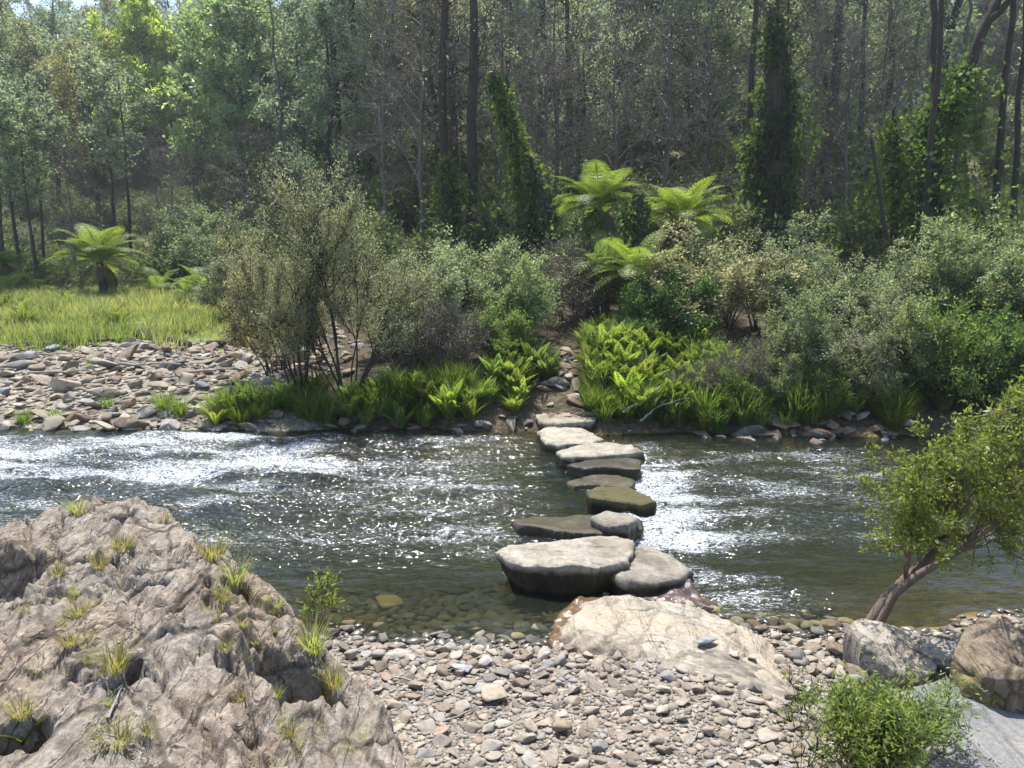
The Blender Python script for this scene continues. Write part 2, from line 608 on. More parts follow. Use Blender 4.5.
def build_water():
    xs = grid_coords([(-60, -12, 1.5), (-12, -9, 0.1), (-9, 7.5, 0.03), (7.5, 12, 0.1), (12, 60, 1.5)])
    ys = grid_coords([(2.0, 5.0, 0.2), (5.0, 9.0, 0.022), (9.0, 12.4, 0.03), (12.4, 13.0, 0.2)])
    V, F = grid_mesh(xs, ys, water_z)
    x, y, z = V.T
    f, c = turb(x, y)
    st = 0.5 + 0.5 * fbm(x * 0.9, y * 3.2, o=4, seed=41)
    A = np.zeros((len(V), 4))
    fo = np.clip(f * (0.34 + 0.95 * st), 0, 1)
    near = (y > 5.6) & (y < 12.4) & (x > -0.8) & (x < 2.6)
    wake = np.zeros(len(x))
    for poly in WAKES:
        d = -poly_sd(x[near], y[near], poly)
        dd = -poly_sd(x[near] - 0.22, y[near], poly)
        wake[near] = np.maximum(wake[near], np.maximum(0.75 * np.exp(-np.clip(d, 0, 9) / 0.05), 0.7 * np.exp(-np.clip(dd, 0, 9) / 0.14)))
    A[:, 0] = np.clip(np.maximum(fo, wake * (0.4 + 0.9 * st)), 0, 1)
    A[:, 1] = c
    A[:, 3] = 1
    mb = MB()
    mb.add(V, F, A)
    N = NT('river_water')
    nd = N.n('ShaderNodeAttribute', attribute_name='vc')
    sp = N.n('ShaderNodeSeparateColor')
    N.t.links.new(nd.outputs['Color'], sp.inputs[0])
    foam, chop = sp.outputs[0], sp.outputs[1]
    ps = N.pos()
    v1 = N.mapped(ps, (4.6, 9.0, 4.6))
    v2 = N.mapped(ps, (15.0, 25.0, 15.0))
    h1 = N.noise(v1, 1.0, 2, 0.5, 0.5)
    h2 = N.noise(v2, 1.0, 1, 0.5, 0.6)
    h = N.math('ADD', N.math('MULTIPLY', h1, 0.7), N.math('MULTIPLY', h2, 0.5))
    st = N.math('ADD', N.math('MULTIPLY', chop, 1.2), 0.17)
    b = N.n('ShaderNodeBump', Distance=0.04)
    N.set(b, 'Height', h)
    N.set(b, 'Strength', st)
    fr = N.n('ShaderNodeFresnel', IOR=1.33)
    N.set(fr, 'Normal', b.outputs[0])
    gl = N.n('ShaderNodeBsdfGlossy', Roughness=0.07)
    gl.inputs['Color'].default_value = (1, 1, 1, 1)
    N.set(gl, 'Normal', b.outputs[0])
    tr = N.n('ShaderNodeBsdfTransparent')
    tr.inputs['Color'].default_value = (0.6, 0.63, 0.5, 1)
    di = N.n('ShaderNodeBsdfDiffuse')
    di.inputs['Color'].default_value = (0.032, 0.042, 0.032, 1)
    body = N.n('ShaderNodeMixShader', i0=0.22)
    N.t.links.new(tr.outputs[0], body.inputs[1])
    N.t.links.new(di.outputs[0], body.inputs[2])
    w = N.n('ShaderNodeMixShader')
    N.set(w, 'i0', fr.outputs[0])
    N.t.links.new(body.outputs[0], w.inputs[1])
    N.t.links.new(gl.outputs[0], w.inputs[2])
    vf = N.mapped(ps, (13.0, 34.0, 13.0))
    fn = N.noise(vf, 1.0, 8, 0.8, 0.8)
    thr = N.math('SUBTRACT', 0.80, N.math('MULTIPLY', foam, 0.50))
    fine = N.noise(N.mapped(ps, (38.0, 80.0, 38.0)), 1.0, 3, 0.7)
    fm = N.smooth(N.math('SUBTRACT', fn, thr), -0.03, 0.16)
    fm = N.math('MULTIPLY', fm, N.smooth(N.math('ADD', fine, N.math('MULTIPLY', fm, 0.06)), 0.44, 0.64))
    fd = N.n('ShaderNodeBsdfPrincipled', Roughness=0.4)
    fd.inputs['Base Color'].default_value = (0.6, 0.63, 0.66, 1)
    N.set(fd, 'Normal', b.outputs[0])
    fin = N.n('ShaderNodeMixShader')
    N.set(fin, 'i0', N.math('MULTIPLY', fm, 0.85))
    N.t.links.new(w.outputs[0], fin.inputs[1])
    N.t.links.new(fd.outputs[0], fin.inputs[2])
    o = mb.build('river_water', N.done(fin.outputs[0]), smooth=True)
    tag(o, 'shallow rippling river with white broken water round the stepping stones', 'river', kind='structure')


# ------------------------------------------------------------------ bedrock outcrop
_E = [(-330, 585, .8), (-150, 566, .8), (0, 546, .80), (40, 522, .84), (80, 510, .86), (140, 500, .92), (172, 506, .9), (203, 541, .86), (248, 570, .80), (302, 603, .72), (356, 645, .62), (400, 698, .52), (434, 768, .47)]
EDGE = [tuple(onz(a, b, c)[:2]) for a, b, c in _E] + [(-0.35, 2.6), (-0.1, 1.6), (0.6, 0.8), (1.2, -0.5), (1.2, -4), (-9, -4), (-9, 5.0)]
EDGE = np.array(EDGE)


def poly_sd(x, y, poly):
    """distance to a polygon, positive inside"""
    d = np.full(x.shape, 1e9)
    inside = np.zeros(x.shape, bool)
    n = len(poly)
    for i in range(n):
        ax, ay = poly[i]
        bx, by = poly[(i + 1) % n]
        ex, ey = bx - ax, by - ay
        t = np.clip(((x - ax) * ex + (y - ay) * ey) / (ex * ex + ey * ey + 1e-12), 0, 1)
        d = np.minimum(d, np.hypot(x - ax - t * ex, y - ay - t * ey))
        c = ((ay > y) != (by > y)) & (x < (bx - ax) * (y - ay) / (by - ay + 1e-12) + ax)
        inside ^= c
    return np.where(inside, d, -d)


def worley(x, y, seed):
    """cell value and distance to the cell border"""
    ix, iy = np.floor(x), np.floor(y)
    d1 = np.full(x.shape, 9.0)
    d2 = np.full(x.shape, 9.0)
    val = np.zeros(x.shape)
    tl = np.zeros(x.shape)
    for a in (-1, 0, 1):
        for b in (-1, 0, 1):
            cx, cy = ix + a, iy + b
            z0 = np.zeros_like(cx)
            jx = cx + _h(cx, cy, z0, seed)
            jy = cy + _h(cx, cy, z0, seed + 1)
            d = np.hypot(x - jx, y - jy)
            v = _h(cx, cy, z0, seed + 2)
            near = d < d1
            d2 = np.where(near, d1, np.minimum(d2, d))
            val = np.where(near, v, val)
            tl = np.where(near, (x - jx) * (_h(cx, cy, z0, seed + 3) - 0.5) + (y - jy) * (_h(cx, cy, z0, seed + 4) - 0.5), tl)
            d1 = np.where(near, d, d1)
    return val * 2 - 1, d2 - d1, tl


PITS = []


def outcrop_z(x, y):
    x = np.asarray(x, float)
    y = np.asarray(y, float)
    sd = poly_sd(x + 0.05 * fbm(x * 5, y * 5, o=3, seed=51), y + 0.05 * fbm(x * 5, y * 5, o=3, seed=52), EDGE)
    hb = 0.95 - 0.46 * sm(-1.9, -0.45, x) * sm(1.5, 3.0, y) + 0.2 * sm(2.0, 0.0, y) + 0.05 * fbm(x * 1.1, y * 1.1, o=2, seed=50)
    wx = x + 0.10 * fbm(x * 1.7, y * 1.7, o=3, seed=53)
    wy = y + 0.10 * fbm(x * 1.7, y * 1.7, o=3, seed=54)
    a = 0.5 * wx - 0.87 * wy
    b = 0.87 * wx + 0.5 * wy
    ridge = 0.05 * fbm(a * 0.7, b * 3.6, o=3, seed=55)
    q = b * 2.6 + 0.9 * fbm(a * 0.5, b * 0.8, o=2, seed=56)
    saw = q - np.floor(q)
    saw = np.where(saw < 0.93, saw / 0.93, (1 - saw) / 0.07)
    step = 0.05 * (saw - 0.5) * sm(-0.6, 0.3, fbm(a * 1.0, b * 1.2, o=2, seed=57))
    q2 = b * 9.5 + 1.6 * fbm(a * 0.9, b * 1.5, o=3, seed=58)
    s2 = q2 - np.floor(q2)
    s2 = np.where(s2 < 0.85, s2 / 0.85, (1 - s2) / 0.15)
    fine = 0.022 * (s2 - 0.5) * sm(-0.3, 0.35, fbm(a * 2.0, b * 1.4, o=2, seed=59))
    crack = -0.07 * np.exp(-(np.abs(fbm(a * 0.55, b * 2.0, o=3, seed=60)) / 0.035) ** 2)
    crk2 = -0.06 * np.exp(-(np.abs(fbm(a * 2.2, b * 1.1, o=3, seed=61)) / 0.03) ** 2)
    wv, wd, wt = worley(a * 1.5 + 0.3 * fbm(a * 2, b * 2, o=2, seed=67), b * 3.2, 640)
    wv2, wd2, wt2 = worley(a * 4.0 + 0.3 * fbm(a * 4, b * 4, o=2, seed=68), b * 9.0, 650)
    wv3, wd3, wt3 = worley(a * 9.0, b * 20.0, 660)
    wv4, wd4, wt4 = worley(a * 22.0, b * 40.0, 670)
    patch = sm(-0.15, 0.25, fbm(x * 1.5, y * 1.5, o=2, seed=69))
    blk = 0.026 * wv - 0.026 * (1 - sm(0, 0.035, wd)) + (0.012 * wv2 - 0.014 * (1 - sm(0, 0.06, wd2))) * (0.3 + 0.7 * patch) + (0.006 * wv3 + 0.018 * wt3) * (0.5 + 0.5 * patch) + 0.003 * wv4 + 0.010 * wt4 + 0.03 * wt2 + 0.04 * wt
    grain = 0.012 * fbm(a * 9, b * 18, o=4, seed=62, g=0.6) - 0.022 * np.abs(fbm(x * 11, y * 11, o=4, seed=63, g=0.65))
    z = hb + ridge + step + fine + crack + crk2 + blk + grain
    z = z - 0.07 * np.exp(-np.clip(sd, 0, 9) / 0.12)
    for (cx, cy, rx, ry, dp) in PITS:
        r = np.sqrt(((x - cx) / rx) ** 2 + ((y - cy) / ry) ** 2) + 0.25 * fbm(x * 9, y * 9, o=2, seed=65)
        z = z - dp * (1 - sm(0.55, 1.05, r))
    # the lower shelf beside the left-hand crack
    shelf = (1 - sm(-2.95, -2.8, x + 0.25 * (y - 4.5))) * (1 - sm(4.62, 4.72, y - 0.1 * fbm(x * 4, y * 4, o=2, seed=66)))
    z = z - 0.26 * shelf
    p = sm(-0.02, 0.07, sd)
    return -0.5 + (z + 0.5) * p


def pit(px, py, rx, ry, dep):
    p = march(px, py, outcrop_z, 1.5, 9, 0.01)
    return (p[0], p[1], rx, ry, dep)


PITS = [pit(*a) for a in ((288, 672, 0.25, 0.19, 0.5), (133, 660, 0.06, 0.09, 0.2), (118, 515, 0.12, 0.10, 0.16), (95, 560, 0.18, 0.07, 0.1), (18, 735, 0.12, 0.12, 0.26), (150, 582, 0.15, 0.05, 0.12), (235, 585, 0.09, 0.08, 0.12))]


def streaked_rock(name, base, dark, pale, rot, sc1, lichen, moss, crackd=0.6, along=1.0, bumpd=0.025):
    """foliated bedrock: streaks along the strike, dark soil in cracks, pale lichen, moss stains"""
    N = NT(name)
    ps = N.pos()
    v = N.mapped(ps, (sc1 * 3.0, sc1 * along, sc1 * 2.0), (0, 0, rot))
    vb = N.mapped(ps, (sc1 * 0.9, sc1 * 0.35, sc1 * 0.6), (0, 0, rot))
    st = N.noise(v, 2.2, 8, 0.72, 0.9)
    big = N.noise(ps, 1.3, 5, 0.6, 0.4)
    med = N.noise(ps, 9.0, 7, 0.75, 0.5)
    fin = N.noise(ps, 55.0, 5, 0.8)
    vo = N.n('ShaderNodeTexVoronoi', feature='DISTANCE_TO_EDGE', Scale=2.4)
    wv = N.n('ShaderNodeMix', data_type='RGBA')
    nd = N.n('ShaderNodeTexNoise', Scale=3.0, Detail=4.0)
    N.set(nd, 'Vector', vb)
    N.set(wv, 'i0', 0.12)
    N.set(wv, 'i6', vb)
    N.set(wv, 'i7', nd.outputs['Color'])
    N.set(vo, 'Vector', wv.outputs[2])
    vo2 = N.n('ShaderNodeTexVoronoi', feature='DISTANCE_TO_EDGE', Scale=8.0)
    N.set(vo2, 'Vector', wv.outputs[2])
    c1 = N.math('SUBTRACT', 1.0, N.smooth(vo.outputs[0], 0.0, 0.045))
    c2 = N.math('SUBTRACT', 1.0, N.smooth(vo2.outputs[0], 0.0, 0.05))
    c2 = N.math('MULTIPLY', c2, N.smooth(big, 0.42, 0.6))
    cr = N.math('MAXIMUM', c1, N.math('MULTIPLY', c2, 0.7))
    ln = N.noise(N.mapped(ps, (sc1 * 2.2, sc1 * 0.28, sc1), (0, 0, rot)), 1.6, 5, 0.6, 0.6)
    seam = N.math('SUBTRACT', 1.0, N.smooth(N.math('ABSOLUTE', N.math('SUBTRACT', ln, 0.5)), 0.0, 0.014))
    cr = N.math('MAXIMUM', cr, seam)
    cr = N.math('MULTIPLY', cr, N.smooth(med, 0.35, 0.6))
    g = N.math('ADD', N.math('MULTIPLY', st, 0.6), N.math('MULTIPLY', med, 0.4))
    col = N.ramp(g, [(0.32, dark), (0.47, base), (0.62, pale)])
    col = N.mix(N.smooth(big, 0.35, 0.7), col, N.mix(1.0, col, (1.12, 1.02, 0.92, 1), 'MULTIPLY'))
    col = N.mix(1.0, col, N.ramp(fin, [(0.3, (0.6, 0.6, 0.6)), (0.7, (1.35, 1.35, 1.35))]), 'MULTIPLY')
    li = N.math('MULTIPLY', N.smooth(N.noise(ps, 7.0, 8, 0.8, 0.3), 0.55, 0.68), lichen)
    col = N.mix(li, col, (0.42, 0.405, 0.365, 1))
    if moss:
        mm = N.math('MULTIPLY', N.smooth(N.noise(v, 0.55, 5, 0.65), 0.53, 0.62), N.smooth(med, 0.4, 0.58))
        col = N.mix(N.math('MULTIPLY', mm, moss), col, N.ramp(fin, [(0.35, (0.08, 0.07, 0.018)), (0.65, (0.22, 0.19, 0.055))]))
    col = N.mix(N.math('MULTIPLY', cr, crackd), col, (0.045, 0.035, 0.026, 1))
    h = N.math('ADD', N.math('ADD', N.math('MULTIPLY', g, 1.0), N.math('MULTIPLY', fin, 0.18)), N.math('MULTIPLY', cr, -0.5))
    p = N.n('ShaderNodeBsdfPrincipled', Roughness=0.82)
    p.inputs['Specular IOR Level'].default_value = 0.25
    N.set(p, 'Base Color', col)
    N.set(p, 'Normal', N.bump(h, 0.9, bumpd))
    return N.done(p.outputs[0])


def outcrop_mat():
    return streaked_rock('outcrop_schist', (0.212, 0.180, 0.145), (0.055, 0.045, 0.036), (0.37, 0.33, 0.28), math.radians(-30), 1.6, 0.55, 0.85, bumpd=0.06)


def build_outcrop():
    xs = grid_coords([(-9.3, -5, 0.3), (-5, -4.2, 0.05), (-4.2, -0.1, 0.0125), (-0.1, 1.6, 0.1)])
    ys = grid_coords([(-4.3, 1.5, 0.3), (1.5, 2.2, 0.05), (2.2, 6.6, 0.0125)])
    V, F = grid_mesh(xs, ys, outcrop_z)
    zq = V[:, 2]
    keep = (zq[F] > -0.45).any(1)
    mb = MB()
    mb.add(V, F[keep])
    mat = outcrop_mat()
    o = mb.build('rock_outcrop', mat, smooth=True)
    tag(o, 'large weathered grey brown bedrock outcrop with grassy cracks beside the gravel bar', 'rock outcrop')


# ------------------------------------------------------------------ slabs (stepping stones)
def slab_mesh(outline, ztop, thick, r, na=170, nr=26, tilt=(0, 0), bump=0.02, under=0.1, edge=0.02, seed=0, crack=None):
    """flat stone: outline = world xy list, star-shaped round its centre"""
    P = np.array(outline, float)[:, :2]
    c = P.mean(0)
    ang = np.linspace(0, 2 * np.pi, na, endpoint=False)
    rad = np.zeros(na)
    d = np.stack([np.cos(ang), np.sin(ang)], -1)
    for k in range(na):
        best = 0
        for i in range(len(P)):
            a, b = P[i] - c, P[(i + 1) % len(P)] - c
            e = b - a
            den = d[k][0] * e[1] - d[k][1] * e[0]
            if abs(den) < 1e-9: continue
            t = (a[0] * e[1] - a[1] * e[0]) / den
            s = (a[0] * d[k][1] - a[1] * d[k][0]) / den
            if t > 0 and -1e-6 <= s <= 1 + 1e-6: best = max(best, t)
        rad[k] = best
    rad = rad * (1 + 0.10 * fbm(np.cos(ang) * 3 + seed, np.sin(ang) * 3, o=6, seed=seed, g=0.72))
    rings = []
    for j in range(1, nr + 1):
        f = (j / nr) ** 0.8
        z = -edge * max(0, (f - 0.8) / 0.2) ** 2
        rings.append((f, z))
    for j, (f, z) in enumerate([(1.015, -0.08), (1.01, -0.18), (1.015, -0.28), (1.0, -0.4), (0.99, -0.55), (0.98, -0.75), (0.96, -1.0)]):
        rings.append((f - under * (-z) ** 1.2, -edge + z * (thick - edge)))
    V = [np.array([[0, 0, 0.0]])]
    for f, z in rings:
        V.append(np.concatenate([d * (rad * f)[:, None], np.full((na, 1), z)], 1))
    V = np.concatenate(V)
    X, Y, Z = V[:, 0] + c[0], V[:, 1] + c[1], V[:, 2]
    V[:, 2] += bump * (fbm(X * 2.5, Y * 2.5, Z * 3, o=5, seed=seed) * 1.8 + 0.5 * np.round(2 * fbm(X * 1.5, Y * 3.5, o=3, seed=seed + 9)) / 2) + tilt[0] * V[:, 0] + tilt[1] * V[:, 1]
    sidew = sm(0, -thick * 0.4, Z)
    k = 1 + (0.12 * fbm(X * 3, Y * 3, Z * 7, o=5, seed=seed + 3, g=0.6) + 0.06 * vnoise(X * 2, Y * 2, Z * 28, seed=seed + 5)) * (0.3 + sidew) + 0.035 * np.clip(fbm(X * 9, Y * 9, Z * 9, o=3, seed=seed + 7), -1, 0.1) * sm(-0.004, -0.02, Z)
    V[:, 0] *= k
    V[:, 1] *= k
    if crack is not None:
        V[:, 2] += crack(X, Y) * (Z > -edge * 2)
    F4, F3 = [], []
    j = np.arange(na)
    F3 = np.stack([np.zeros(na, int), 1 + j, 1 + (j + 1) % na], -1)
    for i in range(len(rings) - 1):
        a = 1 + i * na
        F4.append(np.stack([a + j, a + na + j, a + na + (j + 1) % na, a + (j + 1) % na], -1))
    mb = MB()
    mb.add(V, F3)
    F4 = np.concatenate(F4)
    mb.f4.append(F4)
    return mb, np.array([c[0], c[1], ztop])


def stone_mat(name, moss=0.0, wet=False):
    """river worn slab: glossy wet sides, blackened to paint in the shade of the near faces; dry pale top"""
    N = NT(name)
    base = N.n('ShaderNodeObjectInfo').outputs['Color']
    ps = N.pos()
    n1 = N.noise(ps, 5, 8, 0.7, 0.4)
    n2 = N.noise(ps, 26, 6, 0.75)
    n3 = N.noise(ps, 2.2, 4, 0.6)
    g = N.math('ADD', N.math('MULTIPLY', n1, 0.6), N.math('MULTIPLY', n2, 0.4))
    col = N.mix(1.0, base, N.ramp(g, [(0.34, (0.38, 0.36, 0.33)), (0.5, (0.92, 0.92, 0.92)), (0.64, (1.35, 1.33, 1.28))]), 'MULTIPLY')
    col = N.mix(N.math('MULTIPLY', N.smooth(n3, 0.52, 0.62), 0.55), col, N.mix(1.0, col, (0.5, 0.46, 0.38, 1), 'MULTIPLY'))
    if moss:
        col = N.mix(N.math('MULTIPLY', N.smooth(n3, 0.35, 0.6), moss), col, (0.075, 0.066, 0.025, 1))
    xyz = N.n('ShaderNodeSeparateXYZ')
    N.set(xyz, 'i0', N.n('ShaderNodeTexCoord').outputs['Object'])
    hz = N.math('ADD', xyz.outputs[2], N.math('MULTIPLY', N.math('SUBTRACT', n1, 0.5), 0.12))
    dry = N.smooth(hz, -0.10 if not wet else 0.3, -0.03 if not wet else 0.5)  # mask of the top; below it wetness and painted side shade darken the stone
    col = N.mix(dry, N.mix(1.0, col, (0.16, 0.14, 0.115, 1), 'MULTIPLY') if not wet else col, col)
    p = N.n('ShaderNodeBsdfPrincipled')
    mr = N.n('ShaderNodeMapRange')
    N.set(mr, 'i0', dry)
    mr.inputs[3].default_value, mr.inputs[4].default_value = 0.42, 0.9
    N.set(p, 'Roughness', mr.outputs[0])
    p.inputs['Specular IOR Level'].default_value = 0.25
    N.set(p, 'Base Color', col)
    N.set(p, 'Normal', N.bump(g, 0.9, 0.03))
    return N.done(p.outputs[0])


def px_slab(name, pix, ztop, thick, mat, label, cat='stepping stone', group=None, seed=0, **kw):
    pts = [onz(a, b, ztop)[:2] for a, b in pix]
    mb, loc = slab_mesh(pts, ztop, thick, RNG, seed=seed, **kw)
    o = mb.build(name, mat, smooth=True)
    o.location = loc
    tag(o, label, cat, group)
    return o


def build_stones():
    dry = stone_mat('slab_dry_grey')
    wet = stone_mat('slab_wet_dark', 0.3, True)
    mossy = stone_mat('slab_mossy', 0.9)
    G = 'stepping stones across the river'
    L = [
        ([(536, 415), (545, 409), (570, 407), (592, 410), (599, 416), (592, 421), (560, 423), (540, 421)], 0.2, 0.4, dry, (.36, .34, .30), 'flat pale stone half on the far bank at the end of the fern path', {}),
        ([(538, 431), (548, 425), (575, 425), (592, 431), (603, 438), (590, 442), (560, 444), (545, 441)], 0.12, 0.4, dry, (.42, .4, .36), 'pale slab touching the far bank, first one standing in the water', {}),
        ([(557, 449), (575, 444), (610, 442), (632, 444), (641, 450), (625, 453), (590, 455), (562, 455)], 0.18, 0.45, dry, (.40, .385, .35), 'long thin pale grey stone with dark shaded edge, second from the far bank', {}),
        ([(566, 463), (585, 458), (620, 457), (641, 460), (640, 468), (615, 467), (585, 468)], 0.14, 0.45, wet, (.05, .044, .037), 'rough blackish stone behind the low wet olive stone', {}),
        ([(566, 480), (590, 474), (620, 473), (636, 481), (630, 486), (600, 484), (575, 485)], 0.06, 0.4, wet, (.08, .072, .05), 'low wet olive stone barely above the water', {}),
        ([(587, 492), (600, 484), (625, 484), (645, 492), (657, 500), (640, 503), (610, 500), (590, 498)], 0.17, 0.5, mossy, (.12, .11, .065), 'moss topped stone with a steep black near face', {}),
        ([(515, 520), (535, 514), (575, 512), (620, 512), (644, 519), (645, 528), (620, 534), (580, 534), (545, 527), (520, 526)], 0.10, 0.45, wet, (.075, .066, .047), 'long wet brown slab lying low behind the biggest flat stone', {}),
        ([(590, 517), (606, 510), (628, 511), (638, 519), (628, 526), (604, 525)], 0.19, 0.3, dry, (.3, .29, .27), 'small grey hump resting on the long wet brown slab', {}),
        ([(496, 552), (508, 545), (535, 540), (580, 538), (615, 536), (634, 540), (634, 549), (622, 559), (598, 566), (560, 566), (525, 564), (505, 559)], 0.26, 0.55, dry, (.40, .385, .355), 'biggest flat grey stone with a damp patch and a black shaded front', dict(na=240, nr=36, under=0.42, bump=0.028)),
        ([(612, 572), (630, 550), (645, 543), (670, 552), (691, 566), (680, 575), (650, 580), (622, 580)], 0.15, 0.4, dry, (.33, .32, .295), 'sloping grey slab wedged between the biggest flat stone and the pale bedrock', dict(na=100, nr=20, tilt=(-0.05, 0.02))),
    ]
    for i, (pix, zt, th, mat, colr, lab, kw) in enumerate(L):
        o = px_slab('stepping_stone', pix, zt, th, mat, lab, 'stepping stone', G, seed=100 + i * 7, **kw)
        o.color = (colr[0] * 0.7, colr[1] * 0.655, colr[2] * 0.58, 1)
    # pale bedrock slab at the water's edge
    B = streaked_rock('bedrock_pale_tan', (0.265, 0.235, 0.185), (0.165, 0.135, 0.1), (0.335, 0.305, 0.25), math.radians(-52), 1.0, 0.1, 0, 0.45, bumpd=0.015)
    pix = [(560, 618), (575, 600), (600, 588), (622, 584), (660, 590), (700, 598), (738, 613), (768, 636), (785, 660), (803, 690), (790, 715), (760, 712), (715, 690), (670, 668), (625, 655), (585, 645), (566, 635)]

    def crk(X, Y):
        d = fbm(X * 1.2 + Y * 2.2, X * 1.0 - Y * 0.6, o=3, seed=77)
        e = np.exp(-(d / 0.03) ** 2)
        d2 = fbm(X * 2.2 + Y * 4, X * 2 - Y * 1.2, o=3, seed=79)
        return -0.03 * e - 0.022 * np.round(2.5 * d2) / 2.5
    o = px_slab('bedrock_slab', pix, 0.135, 0.5, B, 'broad pale tan bedrock slab sloping into the water below the stepping stones', 'rock slab', seed=171, na=260, nr=90, bump=0.02, tilt=(-0.02, -0.045), under=-0.15, edge=0.07, crack=crk)
    R = rock_mat('bedrock_rusty_wet', 'fixed', (0.12, 0.07, 0.032), 0.0, 5.0, bumpd=0.02, wet=True)
    px_slab('bedrock_shelf', [(548, 640), (556, 612), (580, 598), (610, 592), (620, 620), (600, 655), (560, 655)], 0.045, 0.25, R, 'rusty wet rock shelf at the water edge under the pale bedrock slab', 'rock slab', seed=187, under=-0.2, bump=0.05)
    D = rock_mat('wet_dark_rock', 'fixed', (0.09, 0.06, 0.05), 0.0, 8.0, bumpd=0.02, wet=True)
    px_slab('wet_rock', [(640, 592), (655, 582), (690, 580), (706, 592), (698, 604), (660, 604)], 0.05, 0.3, D, 'dark wet rock in front of the sloping grey slab', 'rock', seed=193, bump=0.06)
    S = streaked_rock('smooth_blue_grey', (0.15, 0.154, 0.156), (0.10, 0.10, 0.10), (0.19, 0.192, 0.19), math.radians(60), 0.8, 0.15, 0.1, 0.5, bumpd=0.012)
    px_slab('smooth_slab', [(880, 730), (905, 690), (950, 678), (1010, 690), (1080, 700), (1200, 760), (1150, 850), (950, 850), (885, 790)], 0.34, 0.5, S, 'smooth pale blue grey rock slab behind the low green bush', 'rock slab', seed=201, na=120, nr=30, bump=0.03, under=-0.1)
    K = streaked_rock('boulder_lichen_grey', (0.25, 0.23, 0.195), (0.12, 0.105, 0.085), (0.36, 0.34, 0.3), math.radians(40), 2.2, 0.5, 0.3, 0.6)
    px_slab('boulder', [(846, 628), (860, 619), (885, 616), (915, 632), (938, 655), (930, 668), (895, 662), (862, 645)], 0.3, 0.55, K, 'long pale lichen grey boulder at the foot of the leaning tree', 'boulder', seed=207, bump=0.06, edge=0.03, na=160, nr=40, tilt=(-0.16, 0.0))
    Bn = streaked_rock('boulder_brown', (0.15, 0.115, 0.08), (0.06, 0.046, 0.032), (0.24, 0.2, 0.15), math.radians(20), 1.8, 0.25, 0.9, 0.7)
    px_slab('boulder', [(950, 655), (975, 625), (1005, 612), (1060, 610), (1110, 640), (1110, 670), (1040, 680), (985, 675)], 0.52, 0.8, Bn, 'big brown angular boulder beside the smooth blue grey slab', 'boulder', seed=211, bump=0.08, edge=0.04, na=160, nr=40, under=0.04)
    px_slab('boulder', [(955, 668), (985, 672), (1040, 676), (1110, 668), (1110, 690), (1040, 702), (1000, 697), (962, 690)], 0.4, 0.5, Bn, 'brown ledge of rock in front of the big brown angular boulder', 'boulder', seed=213, bump=0.06, edge=0.03, na=160, nr=30, under=0.04)
    px_slab('boulder', [(915, 642), (935, 634), (962, 638), (966, 648), (945, 655), (922, 652)], 0.22, 0.4, rock_mat('boulder_grey', 'fixed', (0.33, 0.3, 0.26), 0.2, 8, bumpd=0.02), 'small grey rock wedged between the pale boulder and the brown one', 'boulder', seed=217, bump=0.04)


# ------------------------------------------------------------------ loose rocks
def ico(sub):
    import bmesh
    bm = bmesh.new()
    bmesh.ops.create_icosphere(bm, subdivisions=sub, radius=1)
    V = np.array([v.co for v in bm.verts])
    F = np.array([[v.index for v in f.verts] for f in bm.faces])
    bm.free()
    return V, F


ICO2, ICO3, ICO1 = ico(3), ico(4), ico(2)


def rock_arr(r, base, cuts=7, lo=0.45, hi=0.85, rough=0.06, flat=0.5):
    V, F = base
    V = V.copy()
    for k in range(cuts):
        n = rsph(r, 1)[0]
        d = r.uniform(lo, hi)
        e = np.clip(V @ n - d, 0, None)
        V -= e[:, None] * n[None] * 0.95
    s = r.integers(0, 9999)
    V *= (1 + rough * fbm(V[:, 0] * 2.3 + s, V[:, 1] * 2.3, V[:, 2] * 2.3, o=3, seed=int(s)))[:, None]
    V[:, 2] *= flat
    V[:, 1] *= r.uniform(0.6, 0.95)
    return V, F, np.zeros((0, 4), int), np.zeros((len(V), 4))


def pick_spots(r, cand, radf, maxn=None):
    """largest first, kept apart"""
    order = np.argsort(-radf)
    cell = 0.25
    grid = {}
    out = []
    for i in order:
        x, y = cand[i]
        q = radf[i]
        cx, cy = int(x // cell), int(y // cell)
        R = int((q * 2) // cell) + 2
        ok = True
        for a in range(cx - R, cx + R + 1):
            for b in range(cy - R, cy + R + 1):
                for (X, Y, Q) in grid.get((a, b), ()):
                    if (X - x) ** 2 + (Y - y) ** 2 < (0.82 * (Q + q)) ** 2:
                        ok = False
                        break
                if not ok: break
            if not ok: break
        if ok:
            grid.setdefault((cx, cy), []).append((x, y, q))
            out.append((x, y, q))
            if maxn and len(out) >= maxn: break
    return out


STONE = {
    'tan': (.30, .25, .19), 'pale grey': (.30, .275, .24), 'blue grey': (.215, .225, .235), 'brown': (.19, .145, .105),
    'dark grey': (.13, .12, .112), 'cream': (.38, .335, .27), 'reddish': (.24, .155, .11)}


def proj(x, y, z):
    d = y * cP - (z - CAM[2]) * sP
    v = y * sP + (z - CAM[2]) * cP
    return 512 + FPX * x / d, 384 - FPX * v / d


